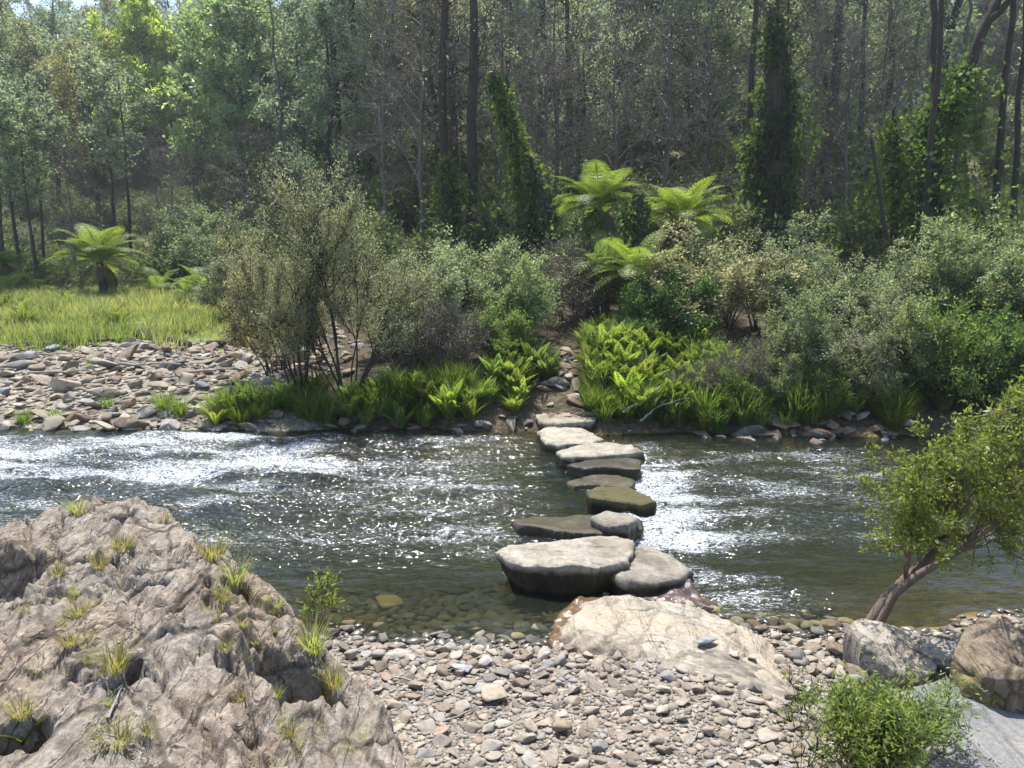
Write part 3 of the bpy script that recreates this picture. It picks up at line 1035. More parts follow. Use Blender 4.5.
def build_pebbles():
    r = np.random.default_rng(5)
    protos_round = [mesh_from('pebble', rock_arr(r, ICO2, 11, 0.35, 0.8, 0.07, 0.5), M['pebble_obj'], True) for _ in range(8)]
    protos_flat = [mesh_from('pebble', rock_arr(r, ICO2, 12, 0.35, 0.8, 0.07, 0.3), M['pebble_obj'], True) for _ in range(8)]
    small = [rock_arr(r, ICO1, 9, 0.4, 0.85, 0.08, 0.45) for _ in range(10)]
    # candidate area: the gravel bar
    n = 60000
    xs = r.uniform(-1.4, 2.6, n)
    ys = r.uniform(3.4, 6.9, n)
    z = gz(xs, ys)
    px, py = proj(xs, ys, z)
    ok = (px > 300) & (py < 800) & (px < 960)
    ok &= outcrop_z(xs, ys) < z + 0.02
    slab = np.array([onz(a, b, 0.15)[:2] for a, b in [(575, 640), (580, 600), (622, 586), (700, 600), (770, 640), (795, 690), (780, 708), (715, 685), (670, 664), (625, 651)]])
    ok &= poly_sd(xs, ys, slab) < -0.02
    sm_slab = np.array([onz(a, b, 0.3)[:2] for a, b in [(890, 730), (910, 690), (950, 680), (1010, 690), (1200, 760), (1150, 850), (950, 850)]])
    ok &= poly_sd(xs, ys, sm_slab) < -0.02
    xs, ys = xs[ok], ys[ok]
    dn = y_near(xs) - ys
    q = 0.0105 * np.exp(r.normal(0, 0.42, len(xs))) + 0.004
    q = np.where(dn < 0, q * 1.25, q)
    q = np.clip(q, 0.009, 0.085)
    # coarse cobbles thin out towards the camera
    q = q * (1 + 0.85 * sm(4.2, 5.2, ys))
    big = r.uniform(size=len(xs)) < 0.03
    q = np.where(big, r.uniform(0.034, 0.062, len(xs)), q)
    q = np.minimum(q, 0.062)
    spots = pick_spots(r, np.stack([xs, ys], -1), q)
    dry = [s for s in spots if y_near(np.array([s[0]]))[0] - s[1] > -0.12]
    sub = [s for s in spots if y_near(np.array([s[0]]))[0] - s[1] <= -0.12]
    dry.sort(key=lambda s: -s[2] / s[1])
    names = list(STONE)
    pw = np.array([.34, .25, .06, .20, .06, .06, .03])
    pw = pw / pw.sum()
    G = 'larger pebbles on the gravel bar'
    for i, (x, y, qq) in enumerate(dry[:300]):
        flat = r.uniform() < 0.5
        me = (protos_flat if flat else protos_round)[r.integers(0, 8)]
        o = link('pebble', me)
        zz = float(gz(np.array([x]), np.array([y]))[0])
        s = qq * r.uniform(1.1, 1.35)
        o.location = (x, y, zz + s * (0.12 if flat else 0.26))
        o.rotation_euler = (r.normal(0, 0.2), r.normal(0, 0.2), r.uniform(0, 6.28))
        o.scale = (s, s, s)
        cn = names[r.choice(len(names), p=pw)]
        c = (np.array(STONE[cn]) * 0.6 + np.array([.255, .22, .18]) * 0.4) * r.uniform(0.8, 1.1)
        d = y_near(np.array([x]))[0] - y
        wet = d < 0.1
        if wet: c = c * 0.5
        o.color = (*c, 1)
        pxx, pyy = proj(x, y, zz)
        if wet: zone = 'at the wet edge of the river'
        elif poly_sd(np.array([x]), np.array([y]), slab)[0] > -0.28: zone = 'beside the pale bedrock slab'
        elif pxx > 740: zone = 'near the low green bush'
        elif x < -0.3: zone = 'close to the foot of the outcrop'
        elif pyy > 715: zone = 'where the gravel is finest'
        else: zone = 'in the middle of the gravel bar'
        size = 'large' if qq > 0.042 else 'medium' if qq > 0.026 else 'small'
        tag(o, f"{size} {'wet ' if wet else ''}{cn} {'flat' if flat else 'rounded'} pebble {zone}", 'pebble', G)
    mb, mw = MB(), MB()
    fill = []
    nf = 9000
    fx = r.uniform(-1.4, 2.6, nf)
    fy = r.uniform(3.4, 5.9, nf)
    k = (outcrop_z(fx, fy) < gz(fx, fy) + 0.02) & (poly_sd(fx, fy, slab) < 0) & (y_near(fx) - fy > -0.15)
    for x, y in zip(fx[k], fy[k]): fill.append((x, y, r.uniform(0.008, 0.016)))
    ex, ey = r.uniform(2.5, 8.0, 5000), r.uniform(2.6, 6.0, 5000)
    k = (y_near(ex) - ey > -0.05) & (poly_sd(ex, ey, sm_slab) < 0)
    fill += [(x, y, q) for x, y, q in zip(ex[k], ey[k], r.uniform(0.012, 0.05, 5000)[k])]
    for (x, y, qq) in dry[300:] + fill:
        zz = float(gz(np.array([x]), np.array([y]))[0])
        s = qq * r.uniform(1.1, 1.35)
        R = Matrix.Translation((x, y, zz + s * 0.15)) @ Matrix.Rotation(r.uniform(0, 6.28), 4, 'Z') @ Matrix.Rotation(r.normal(0, 0.25), 4, 'X') @ Matrix.Scale(s, 4)
        c = (np.array(STONE[names[r.choice(len(names), p=pw)]]) * 0.55 + np.array([.255, .22, .18]) * 0.45) * r.uniform(0.75, 1.1)
        d = y_near(np.array([x]))[0] - y
        a = small[r.integers(0, 10)]
        A = np.ones((len(a[0]), 4))
        A[:, :3] = c * (0.5 if d < 0.1 else 1)
        (mw if d < 0.1 else mb).append((a[0], a[1], a[2], A), np.array(R))
    o = mb.build('gravel', M['pebble_vc'], smooth=True)
    tag(o, 'small dry pebbles and grit filling the gravel bar between the larger stones', 'gravel', kind='stuff')
    o = mw.build('wet_gravel', M['pebble_wet'], smooth=True)
    tag(o, 'small wet dark pebbles along the edge of the water', 'gravel', kind='stuff')
    ms = MB()
    subc = [(.135, .105, .055), (.12, .095, .05), (.09, .078, .045), (.14, .125, .08), (.10, .068, .045), (.15, .125, .065)]
    for (x, y, qq) in sub:
        zz = float(gz(np.array([x]), np.array([y]))[0])
        s = qq * r.uniform(1.2, 1.9)
        R = Matrix.Translation((x, y, zz + s * 0.15)) @ Matrix.Rotation(r.uniform(0, 6.28), 4, 'Z') @ Matrix.Scale(s, 4)
        a = small[r.integers(0, 10)]
        A = np.ones((len(a[0]), 4))
        A[:, :3] = np.array(subc[r.integers(0, 6)]) * r.uniform(0.6, 1.3) * (1.15 - 0.75 * float(sm(0.1, 1.3, y - y_near(np.array([x]))[0])))  # darker farther out: algae, and light lost in deeper water painted in
        ms.append((a[0], a[1], a[2], A), np.array(R))
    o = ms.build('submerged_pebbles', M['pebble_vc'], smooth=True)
    tag(o, 'amber and olive stones lying under the clear shallow water', 'pebbles', kind='stuff')
    # single stones one can point at
    def one(px, py, z, s, flat, cn, lab, rz=0.0, mul=1.0, cat='pebble', base=None):
        me = (protos_flat if flat else protos_round)[int(px) % 8]
        o = link('loose_stone', me)
        p = onz(px, py, z)
        o.location = (p[0], p[1], z)
        o.rotation_euler = (0.05, 0.08, rz)
        o.scale = (s, s, s * (1 if base is None else base))
        o.color = (*(np.array(STONE[cn]) * mul), 1)
        tag(o, lab, 'stone')
    zt = 0.17
    one(706, 640, 0.175, 0.085, True, 'blue grey', 'flat blue grey stone lying alone on the pale bedrock slab', 0.3)
    one(735, 653, 0.155, 0.05, True, 'cream', 'thin cream flake on the bedrock slab beyond the blue grey stone', 1.0)
    one(752, 657, 0.15, 0.055, True, 'tan', 'tan flake nearest the chute side of the bedrock slab', 2.0)
    one(664, 653, 0.10, 0.06, False, 'tan', 'yellowish wet stone at the corner of the rusty rock shelf', 0.5, 0.7)
    one(388, 603, -0.075, 0.15, True, 'cream', 'large mustard coloured stone just under the shallow water', 0.4, np.array([.75, .62, .3]))
    one(395, 653, 0.06, 0.12, True, 'pale grey', 'long flat grey stone where the outcrop meets the wet edge', 0.5)
    one(462, 668, 0.12, 0.10, True, 'blue grey', 'broad pale bluish flat stone on the upper gravel bar', 0.2, 1.25)
    one(485, 660, 0.10, 0.075, False, 'pale grey', 'upright pale grey stone next to the broad bluish flat one', 0.9, 1.1)
    one(523, 669, 0.12, 0.085, False, 'pale grey', 'smooth rounded grey cobble, biggest of the upper gravel bar', 0.0)
    one(492, 694, 0.17, 0.11, True, 'tan', 'wide tan flat stone in the heart of the gravel bar', 0.1)
    one(560, 728, 0.22, 0.085, False, 'brown', 'humped brownish cobble in the lower gravel bar', 0.4, 1.3)
    one(645, 668, 0.10, 0.10, False, 'brown', 'brown cobble tucked against the pale bedrock slab', 0.3, 1.1)


def build_bank_rocks():
    r = np.random.default_rng(17)
    protos = [mesh_from('rock', rock_arr(r, ICO2, 14, 0.3, 0.75, 0.05, f * 1.0), M['rock_obj'], False) for f in (0.28, 0.35, 0.4, 0.5, 0.3, 0.6, 0.45, 0.25, 0.35, 0.5)]
    small = [rock_arr(r, ICO1, 8, 0.4, 0.85, 0.06, 0.4) for _ in range(10)]
    names = list(STONE)
    # left rocky bank
    n = 5000
    n = 9000
    xs = r.uniform(-12.5, -2.6, n)
    ys = r.uniform(12.0, 18.3, n)
    u = xs / ys
    t = ys - y_far(xs)
    ok = (t > -0.15) & (u < -0.235 + 0.02 * r.normal(size=n)) & (u > -0.74) & (t < 5.6 + 0.7 * fbm(xs, ys, seed=2)) & ~((u > -0.3) & (t < 1.5))
    xs, ys, t = xs[ok], ys[ok], t[ok]
    q = 0.066 * np.exp(r.normal(0, 0.5, len(xs)))
    q = np.clip(q, 0.04, 0.28) * (1 - 0.25 * sm(3, 5.5, t))
    sp = pick_spots(r, np.stack([xs, ys], -1), q)
    sp.sort(key=lambda s: -s[2] / s[1])
    pw = np.array([.42, .14, .02, .27, .08, .06, .01])
    pw /= pw.sum()
    G = 'rocks strewn over the left rocky bank'
    for i, (x, y, qq) in enumerate(sp[:240]):
        o = link('bank_rock', protos[r.integers(0, 10)])
        zz = float(gz(np.array([x]), np.array([y]))[0])
        s = qq * r.uniform(1.15, 1.45)
        o.location = (x, y, zz + s * 0.18)
        o.rotation_euler = (r.normal(0.08, 0.28), r.normal(-0.1, 0.28), r.normal(0.2, 0.9))
        o.scale = (s * r.uniform(0.95, 1.3), s, s * r.uniform(0.8, 1.2))
        cn = names[r.choice(len(names), p=pw)]
        o.color = (*(np.array(STONE[cn]) * r.uniform(0.8, 1.1)), 1)
        tt = y - y_far(np.array([x]))[0]
        pxx, _ = proj(x, y, zz)
        depth = 'at the water line' if tt < 0.7 else 'halfway up the rocky bank' if tt < 3.2 else 'just below the grass clearing'
        side = 'by the outer end' if pxx < 90 else 'in the middle stretch' if pxx < 190 else 'towards the tea trees'
        size = 'big' if s > 0.22 else 'mid sized' if s > 0.13 else 'small'
        tag(o, f'{size} {cn} angular rock {depth} {side}', 'rock', G)
    mb = MB()
    for (x, y, qq) in sp[240:] + [(a, b, c) for a, b, c in zip(xs[::2], ys[::2], q[::2] * 0.45)]:
        zz = float(gz(np.array([x]), np.array([y]))[0])
        s = qq * 1.2
        R = Matrix.Translation((x, y, zz + s * 0.1)) @ Matrix.Rotation(r.uniform(0, 6.28), 4, 'Z') @ Matrix.Rotation(r.normal(0, 0.25), 4, 'X') @ Matrix.Diagonal((s * 1.3, s, s, 1))
        a = small[r.integers(0, 10)]
        A = np.ones((len(a[0]), 4))
        A[:, :3] = np.array(STONE[names[r.choice(len(names), p=pw)]]) * r.uniform(0.75, 1.1)
        mb.append((a[0], a[1], a[2], A), np.array(R))
    o = mb.build('rubble', rock_mat('bank_rubble', 'vertex', lich=0.15, scale=8, bumpd=0.015))
    tag(o, 'small broken stones between the larger rocks of the left rocky bank', 'rubble', kind='stuff')

    def strip(pxs, t0, t1, n, sz, lab, grp, cols, mul=1.0, name='shore_rock'):
        for i in range(n):
            px = r.uniform(*pxs)
            x = (px - 512) / FPX * 12.2
            y = float(y_far(np.array([x]))[0]) + r.uniform(t0, t1)
            p = at_depth(px, y)
            o = link(name, protos[r.integers(0, 10)])
            s = r.uniform(*sz)
            o.location = (p[0], p[1], p[2] + s * 0.15)
            o.rotation_euler = (r.normal(0, 0.2), r.normal(0, 0.2), r.uniform(0, 6.28))
            o.scale = (s * 1.3, s, s)
            cn = cols[r.integers(0, len(cols))]
            o.color = (*(np.array(STONE[cn]) * mul * r.uniform(0.8, 1.15)), 1)
            tag(o, lab.format(c=cn), 'rock', grp)
    strip((700, 900), -0.25, 0.6, 84, (0.08, 0.26), '{c} shaded rock heaped under the grey shrubs at the far water line', 'rocks under the grey shrubs', ['reddish', 'dark grey', 'brown', 'pale grey'], 0.8)
    strip((395, 535), -0.2, 0.3, 26, (0.06, 0.2), '{c} stone on the far water line below the bright fern clumps', 'stones below the fern clumps', ['tan', 'brown', 'pale grey', 'dark grey'], 0.85)
    strip((330, 400), -0.2, 0.3, 9, (0.1, 0.24), '{c} stone on the far water line below the tea trees', 'stones below the tea trees', ['tan', 'brown', 'dark grey'], 0.8)
    strip((543, 590), 0.2, 2.6, 48, (0.08, 0.24), '{c} stone in the little path leading up from the stepping stones', 'stones of the fern path', ['tan', 'reddish', 'pale grey', 'brown'], 1.0, 'path_stone')
    for px, py, z, s, cn, lab in [(905, 409, 0.35, 0.2, 'cream', 'pale cream rock alone among the shrubs behind the leaning tree'),
                                  (553, 400, 0.3, 0.22, 'dark grey', 'dark squarish rock beside the fern path'),
                                  (380, 350, 0.9, 0.3, 'pale grey', 'grey rock in the brush behind the tea trees')]:
        o = link('bank_rock', protos[int(px) % 10])
        p = at_depth(px, onz(px, py, z)[1])
        o.location = (p[0], p[1], p[2] + s * 0.2)
        o.scale = (s * 1.3, s, s)
        o.color = (*STONE[cn], 1)
        tag(o, lab, 'rock')
    # stones round the leaning tree and the low bush
    for px, py, z, s, cn, lab in [(800, 655, 0.1, 0.09, 'dark grey', 'dark wet stone just above the chute below the bedrock slab'),
                                  (835, 650, 0.1, 0.1, 'brown', 'brown wet stone against the pale lichen boulder'),
                                  (822, 700, 0.2, 0.1, 'pale grey', 'pale stone behind the low green bush'),
                                  (860, 672, 0.15, 0.09, 'brown', 'brown stone below the pale lichen boulder'),
                                  (948, 668, 0.2, 0.1, 'dark grey', 'dark stone in the shadow of the leaning tree'),
                                  (925, 672, 0.18, 0.08, 'pale grey', 'greyish stone in the shadow of the leaning tree'),
                                  (940, 745, 0.33, 0.08, 'pale grey', 'pale stone lying on the smooth slab by the low bush'),
                                  (815, 630, 0.05, 0.08, 'dark grey', 'dark stone breaking the surface beside the leaning tree boulder'),
                                  (770, 735, 0.25, 0.09, 'tan', 'tan stone next to the weedy sprig on the gravel')]:
        o = link('loose_stone', protos[int(px + py) % 10])
        p = onz(px, py, z)
        o.location = (p[0], p[1], z)
        o.rotation_euler = (0, 0.1, px)
        o.scale = (s * 1.3, s, s)
        o.color = (*(np.array(STONE[cn])), 1)
        tag(o, lab, 'stone')


# ------------------------------------------------------------------ plants
def sample_skel(r, skel, n, t0, clump=1.7):
    """points and tangents along a set of polylines"""
    ln = np.array([s[2] for s in skel])
    ln = ln * (0.06 + r.uniform(0, 1, len(ln)) ** clump)
    k = r.choice(len(skel), size=n, p=ln / ln.sum())
    P = np.zeros((n, 3))
    T = np.zeros((n, 3))
    for i in np.unique(k):
        m = k == i
        pts = skel[i][0]
        t = (t0 + (1 - t0) * r.uniform(0, 1, m.sum()) ** 0.8) * (len(pts) - 1)
        a = np.clip(np.floor(t).astype(int), 0, len(pts) - 2)
        f = (t - a)[:, None]
        P[m] = pts[a] * (1 - f) + pts[a + 1] * f
        T[m] = pts[a + 1] - pts[a]
    return P, unit(T)


def curve(p0, p1, r, n=7, sag=0.0, wob=0.06):
    t = np.linspace(0, 1, n)[:, None]
    L = np.linalg.norm(np.asarray(p1) - p0)
    P = np.asarray(p0) * (1 - t) + np.asarray(p1) * t
    P[:, 2] += sag * L * 4 * (t[:, 0] * (1 - t[:, 0]))
    w = r.normal(0, wob * L, (n, 3))
    w = np.cumsum(w, 0) / np.sqrt(n)
    w = w - w[:1] - t * (w[-1:] - w[:1])
    return P + w * 0.8


def leafy(r, mw, ml, skel, n_tw, tw, lpt, ll, lw, t0=0.2, spread=0.9, up=0.3, droop=0.0, twr=0.004, jit=0.18, clump=1.7):
    P, T = sample_skel(r, skel, n_tw, t0, clump)
    D = unit(T * 0.5 + rsph(r, n_tw) * spread + np.array([0, 0, up]))
    L = tw * r.uniform(0.45, 1.25, n_tw)
    E = P + D * L[:, None]
    prisms(mw, P, E, twr, twr * 0.4)
    # clumped: twigs carry very different amounts of leaf
    cnt = np.maximum(0, (lpt * r.gamma(1.3, 0.77, n_tw)).astype(int))
    i = np.repeat(np.arange(n_tw), cnt)
    m = len(i)
    s = r.uniform(0.2, 1.08, m)[:, None]
    Q = P[i] + D[i] * L[i][:, None] * s + r.normal(0, jit, (m, 3)) * L[i][:, None]
    LD = unit(D[i] * 0.6 + rsph(r, m) * 0.9 - np.array([0, 0, droop]))
    rn = np.clip(r.normal(0.5, 0.2, n_tw)[i] + r.normal(0, 0.18, m), 0, 1)
    leaves(ml, Q, LD, ll * r.uniform(0.6, 1.3, m), lw * r.uniform(0.7, 1.3, m), r, rnd=rn)


def tree(r, h, tr, cb=0.3, cr=2.5, nl=22, ntw=500, tw=0.5, lpt=9, ll=0.16, lw=0.06, prof='round', up=0.35, droop=0.2, bend=0.03, leafless=False, sub=3, limb_ang=0.5, twr=0.008, spread=0.9):
    """trunk polyline with limbs, second order limbs, twigs and leaves"""
    mw, ml = MB(), MB()
    n = 12
    t = np.linspace(0, 1, n)
    tp = np.stack([np.cumsum(r.normal(0, bend, n)) * h / n * 3, np.cumsum(r.normal(0, bend, n)) * h / n * 3, t * h], -1)
    tp[:, :2] -= tp[0, :2]
    rad = tr * (1 - t) ** 0.75 + tr * 0.08
    rad[0] *= 1.35
    tube(mw, tp, rad, 8, wob=0.06, r=r)
    skel = []
    for k in range(nl):
        f = cb + (1 - cb) * (k + r.uniform(0, 0.8)) / nl
        f = min(f, 0.985)
        i = f * (n - 1)
        a = int(i)
        p0 = tp[a] + (tp[min(a + 1, n - 1)] - tp[a]) * (i - a)
        g = (f - cb) / (1 - cb)
        if prof == 'round': w = math.sin(math.pi * (0.15 + 0.8 * g)) ** 0.7
        elif prof == 'cone': w = 1.05 - 0.95 * g
        elif prof == 'top': w = 0.35 + 0.65 * g if g < 0.75 else 1.0 - 1.6 * (g - 0.75)
        else: w = 0.5 + 0.3 * math.sin(g * 9)
        L = cr * w * r.uniform(0.6, 1.15)
        az = k * 2.4 + r.normal(0, 0.4)
        el = limb_ang + r.normal(0, 0.2)
        p1 = p0 + L * np.array([math.cos(az) * math.cos(el), math.sin(az) * math.cos(el), math.sin(el)])
        c = curve(p0, p1, r, 7, sag=0.06)
        lr = min(tr * 0.35, 0.02 * L + 0.008) * (1 - 0.5 * g)
        tube(mw, c, lr * (1 - np.linspace(0, 0.85, 7)), 5)
        skel.append((c, lr, L))
        for q in range(sub):
            ff = r.uniform(0.35, 0.95)
            b = c[int(ff * 6)]
            dd = unit((unit(c[-1] - c[0]) * 0.7 + rsph(r, 1)[0] * 0.8 + np.array([0, 0, 0.25]))[None])[0]
            l2 = L * r.uniform(0.25, 0.5)
            c2 = curve(b, b + dd * l2, r, 5)
            tube(mw, c2, lr * 0.45 * (1 - np.linspace(0, 0.85, 5)), 4)
            skel.append((c2, lr * 0.4, l2 * 1.2))
    leafy(r, mw, ml, skel, ntw, tw, 0 if leafless else lpt, ll, lw, 0.3, spread, up, droop, twr)
    return mw.arrays(), ml.arrays()


def shrub(r, h, w, stems=8, ntw=900, tw=0.3, lpt=10, ll=0.04, lw=0.012, clear=0.3, sr=0.02, lean=(0, 0), sub=5, base=0.1, up=0.5, twr=0.003, spread=0.8, low=0.5):
    mw, ml = MB(), MB()
    skel = []
    for k in range(stems):
        az = k / stems * 6.28 + r.normal(0, 0.5)
        p0 = np.array([math.cos(az) * base, math.sin(az) * base, -0.05]) * r.uniform(0.3, 1)
        rr = w * 0.5 * math.sqrt(r.uniform(0.05, 1))
        hh = h * r.uniform(0.65, 1.0) * (1 - low * (rr / (w * 0.5)) ** 2)
        p1 = np.array([math.cos(az) * rr + lean[0], math.sin(az) * rr + lean[1], hh])
        c = curve(p0, p1, r, 9, sag=0.05, wob=0.05)
        rad = sr * r.uniform(0.6, 1.2)
        tube(mw, c, rad * (1 - np.linspace(0, 0.85, 9)), 6)
        L = np.linalg.norm(p1 - p0)
        skel.append((c[int(clear * 8):], rad, L * 0.6))
        for q in range(sub):
            f = r.uniform(max(0.25, clear), 0.95)
            b = c[int(f * 8)]
            dd = unit((unit(c[-1] - c[0]) * 0.8 + rsph(r, 1)[0] * 0.8 + np.array([0, 0, 0.2]))[None])[0]
            l2 = L * r.uniform(0.2, 0.45)
            c2 = curve(b, b + dd * l2, r, 5)
            tube(mw, c2, rad * 0.5 * (1 - np.linspace(0, 0.8, 5)), 4)
            skel.append((c2, rad * 0.4, l2 * 1.4))
    leafy(r, mw, ml, skel, ntw, tw, lpt, ll, lw, 0.15, spread, up, 0.0, twr)
    return mw.arrays(), ml.arrays()


def tree_fern(r, h=2.2, fl=1.7, nf=22, dead=6, tr=0.12):
    mt, mf, md = MB(), MB(), MB()
    z = np.linspace(-0.1, h, 9)
    tp = np.stack([np.cumsum(r.normal(0, 0.02, 9)), np.cumsum(r.normal(0, 0.02, 9)), z], -1)
    tp[:, :2] -= tp[0, :2]
    tube(mt, tp, tr * (1.25 - 0.3 * np.linspace(0, 1, 9)), 10, wob=0.12, r=r)
    top = tp[-1]

    def frond(mb, az, el, L, dr, cup=1.0):
        n = 18
        out = np.array([math.cos(az), math.sin(az), 0])
        side = np.array([-math.sin(az), math.cos(az), 0])
        p = top.copy() + out * 0.05
        P, D = [], []
        for k in range(n):
            a = el - dr * (k / n) ** 1.3
            d = out * math.cos(a) + np.array([0, 0, math.sin(a)])
            P.append(p.copy())
            D.append(d)
            p = p + d * L / n
        P, D = np.array(P), np.array(D)
        prisms(mb, P[:-1], P[1:], 0.012, 0.009)
        s = np.arange(3, n)
        for sg in (-1, 1):
            f = s / (n - 1)
            pl = L * 0.27 * np.sin(np.pi * (0.12 + 0.83 * f)) ** 0.8
            pd = unit(side * sg * 0.95 + D[s] * 0.42 + np.array([0, 0, -0.12 * cup]))
            nrm = unit(np.cross(D[s], side))
            # every pinna carries small leaflets on both sides
            m = 9
            tt = (np.arange(m) + 0.5) / m
            base = P[s][:, None, :] + pd[:, None, :] * (pl[:, None] * tt[None, :])[:, :, None]
            for s2 in (-1, 1):
                ld = unit(D[s] * s2 * 0.9 + pd * 0.5)
                ln = (pl[:, None] * 0.24 * (1.05 - tt[None, :] * 0.85))
                B = base.reshape(-1, 3)
                LD = np.repeat(ld, m, 0)
                leaves(mb, B, LD, ln.ravel() * r.uniform(0.8, 1.2, len(B)), (pl[:, None] / m * 0.95 + 0 * ln).ravel(), r, N=np.repeat(nrm, m, 0) + r.normal(0, 0.15, (len(B), 3)), rnd=np.clip(r.normal(0.5, 0.15, len(B)), 0, 1))
    for k in range(nf):
        az = k * 2.39996 + r.normal(0, 0.15)
        g = k / nf
        frond(mf, az, 1.3 - 0.95 * g + r.normal(0, 0.12), fl * r.uniform(0.8, 1.1), 1.35 + 0.35 * g + r.normal(0, 0.1))
    for k in range(dead):
        frond(md, k * 1.1 + r.uniform(0, 1), -0.75 + r.normal(0, 0.25), fl * r.uniform(0.5, 0.8), 1.0)
    return mt.arrays(), mf.arrays(), md.arrays()


def sword_clump(r, n=26, L=0.55):
    """clump of upright narrow fern fronds with short leaflets"""
    mb = MB()
    for k in range(n):
        az = r.uniform(0, 6.28)
        lean = r.uniform(0.05, 0.7)
        l = L * r.uniform(0.6, 1.15)
        m = 16
        out = np.array([math.cos(az), math.sin(az), 0])
        side = np.array([-math.sin(az), math.cos(az), 0])
        p = out * r.uniform(0, 0.09)
        P, D = [], []
        for i in range(m):
            a = lean + 0.75 * (i / m) ** 1.6
            d = out * math.sin(a) + np.array([0, 0, math.cos(a)])
            P.append(p.copy())
            D.append(d)
            p = p + d * l / m
        P, D = np.array(P), np.array(D)
        tone = np.clip(r.normal(0.55, 0.22), 0, 1)
        f = np.arange(m) / (m - 1)
        w = l * 0.16 * np.sin(np.pi * (0.15 + 0.83 * f)) ** 0.7
        for sg in (-1, 1):
            leaves(mb, P, unit(side * sg + D * 0.45), w, l / m * 1.05, r, N=unit(np.cross(D, side)) + r.normal(0, 0.12, (m, 3)), rnd=np.full(m, tone))
    return mb.arrays()


def tuft(r, n=60, L=0.3, w=0.006, lean=0.5, droop=0.7, rad=0.04):
    mb = MB()
    a = r.uniform(0, 6.28, n)
    q = rad * np.sqrt(r.uniform(0, 1, n))
    P = np.stack([np.cos(a) * q, np.sin(a) * q, np.full(n, -0.02)], -1)
    strips(mb, P, a + r.normal(0, 0.6, n), L * r.uniform(0.5, 1.15, n), w * r.uniform(0.7, 1.3, n), r, lean * r.uniform(0.2, 1.3, n), droop * r.uniform(0.3, 1.3, n))
    return mb.arrays()


ARR = {}


def tmesh(key, arr, mat, smooth=False):
    if key not in ARR:
        ARR[key] = mesh_from(key.split(':')[0], arr, mat, smooth)
    return ARR[key]


PROTO = {}


def plant(kind, name, parts, loc, label, cat, group=None, rz=0.0, s=1.0, sz=1.0, tint=None, tilt=None):
    """parts: list of (part name, mesh); one Empty with a child per part"""
    e = empty(name, loc, rz, s)
    e.scale = (s, s, s * sz)
    if tilt: e.rotation_euler = (tilt[0], tilt[1], rz)
    tag(e, label, cat, group)
    for pn, me in parts:
        if me is None or len(me.vertices) == 0: continue
        o = link(pn, me, e)
        if tint is not None and pn in ('crown', 'foliage', 'fronds', 'ivy', 'blades'):
            o.color = (*tint, 1)
    return e


def proto_tree(key, wood, leaf, **kw):
    r = np.random.default_rng(abs(hash(key)) % 1000 if False else sum(map(ord, key)) * 7 + 3)
    w, l = tree(r, **kw)
    PROTO[key] = [('trunk', mesh_from('trunk', w, M[wood], True)), ('crown', mesh_from('crown', l, M[leaf]) if len(l[0]) else None)]
    PROTO[key + '/a'] = (w, l)
    PROTO[key + '/h'] = kw['h']


def proto_shrub(key, wood, leaf, **kw):
    r = np.random.default_rng(sum(map(ord, key)) * 13 + 1)
    w, l = shrub(r, **kw)
    PROTO[key] = [('stems', mesh_from('stems', w, M[wood], True)), ('foliage', mesh_from('foliage', l, M[leaf]))]
    PROTO[key + '/a'] = (w, l)
    PROTO[key + '/h'] = kw['h']


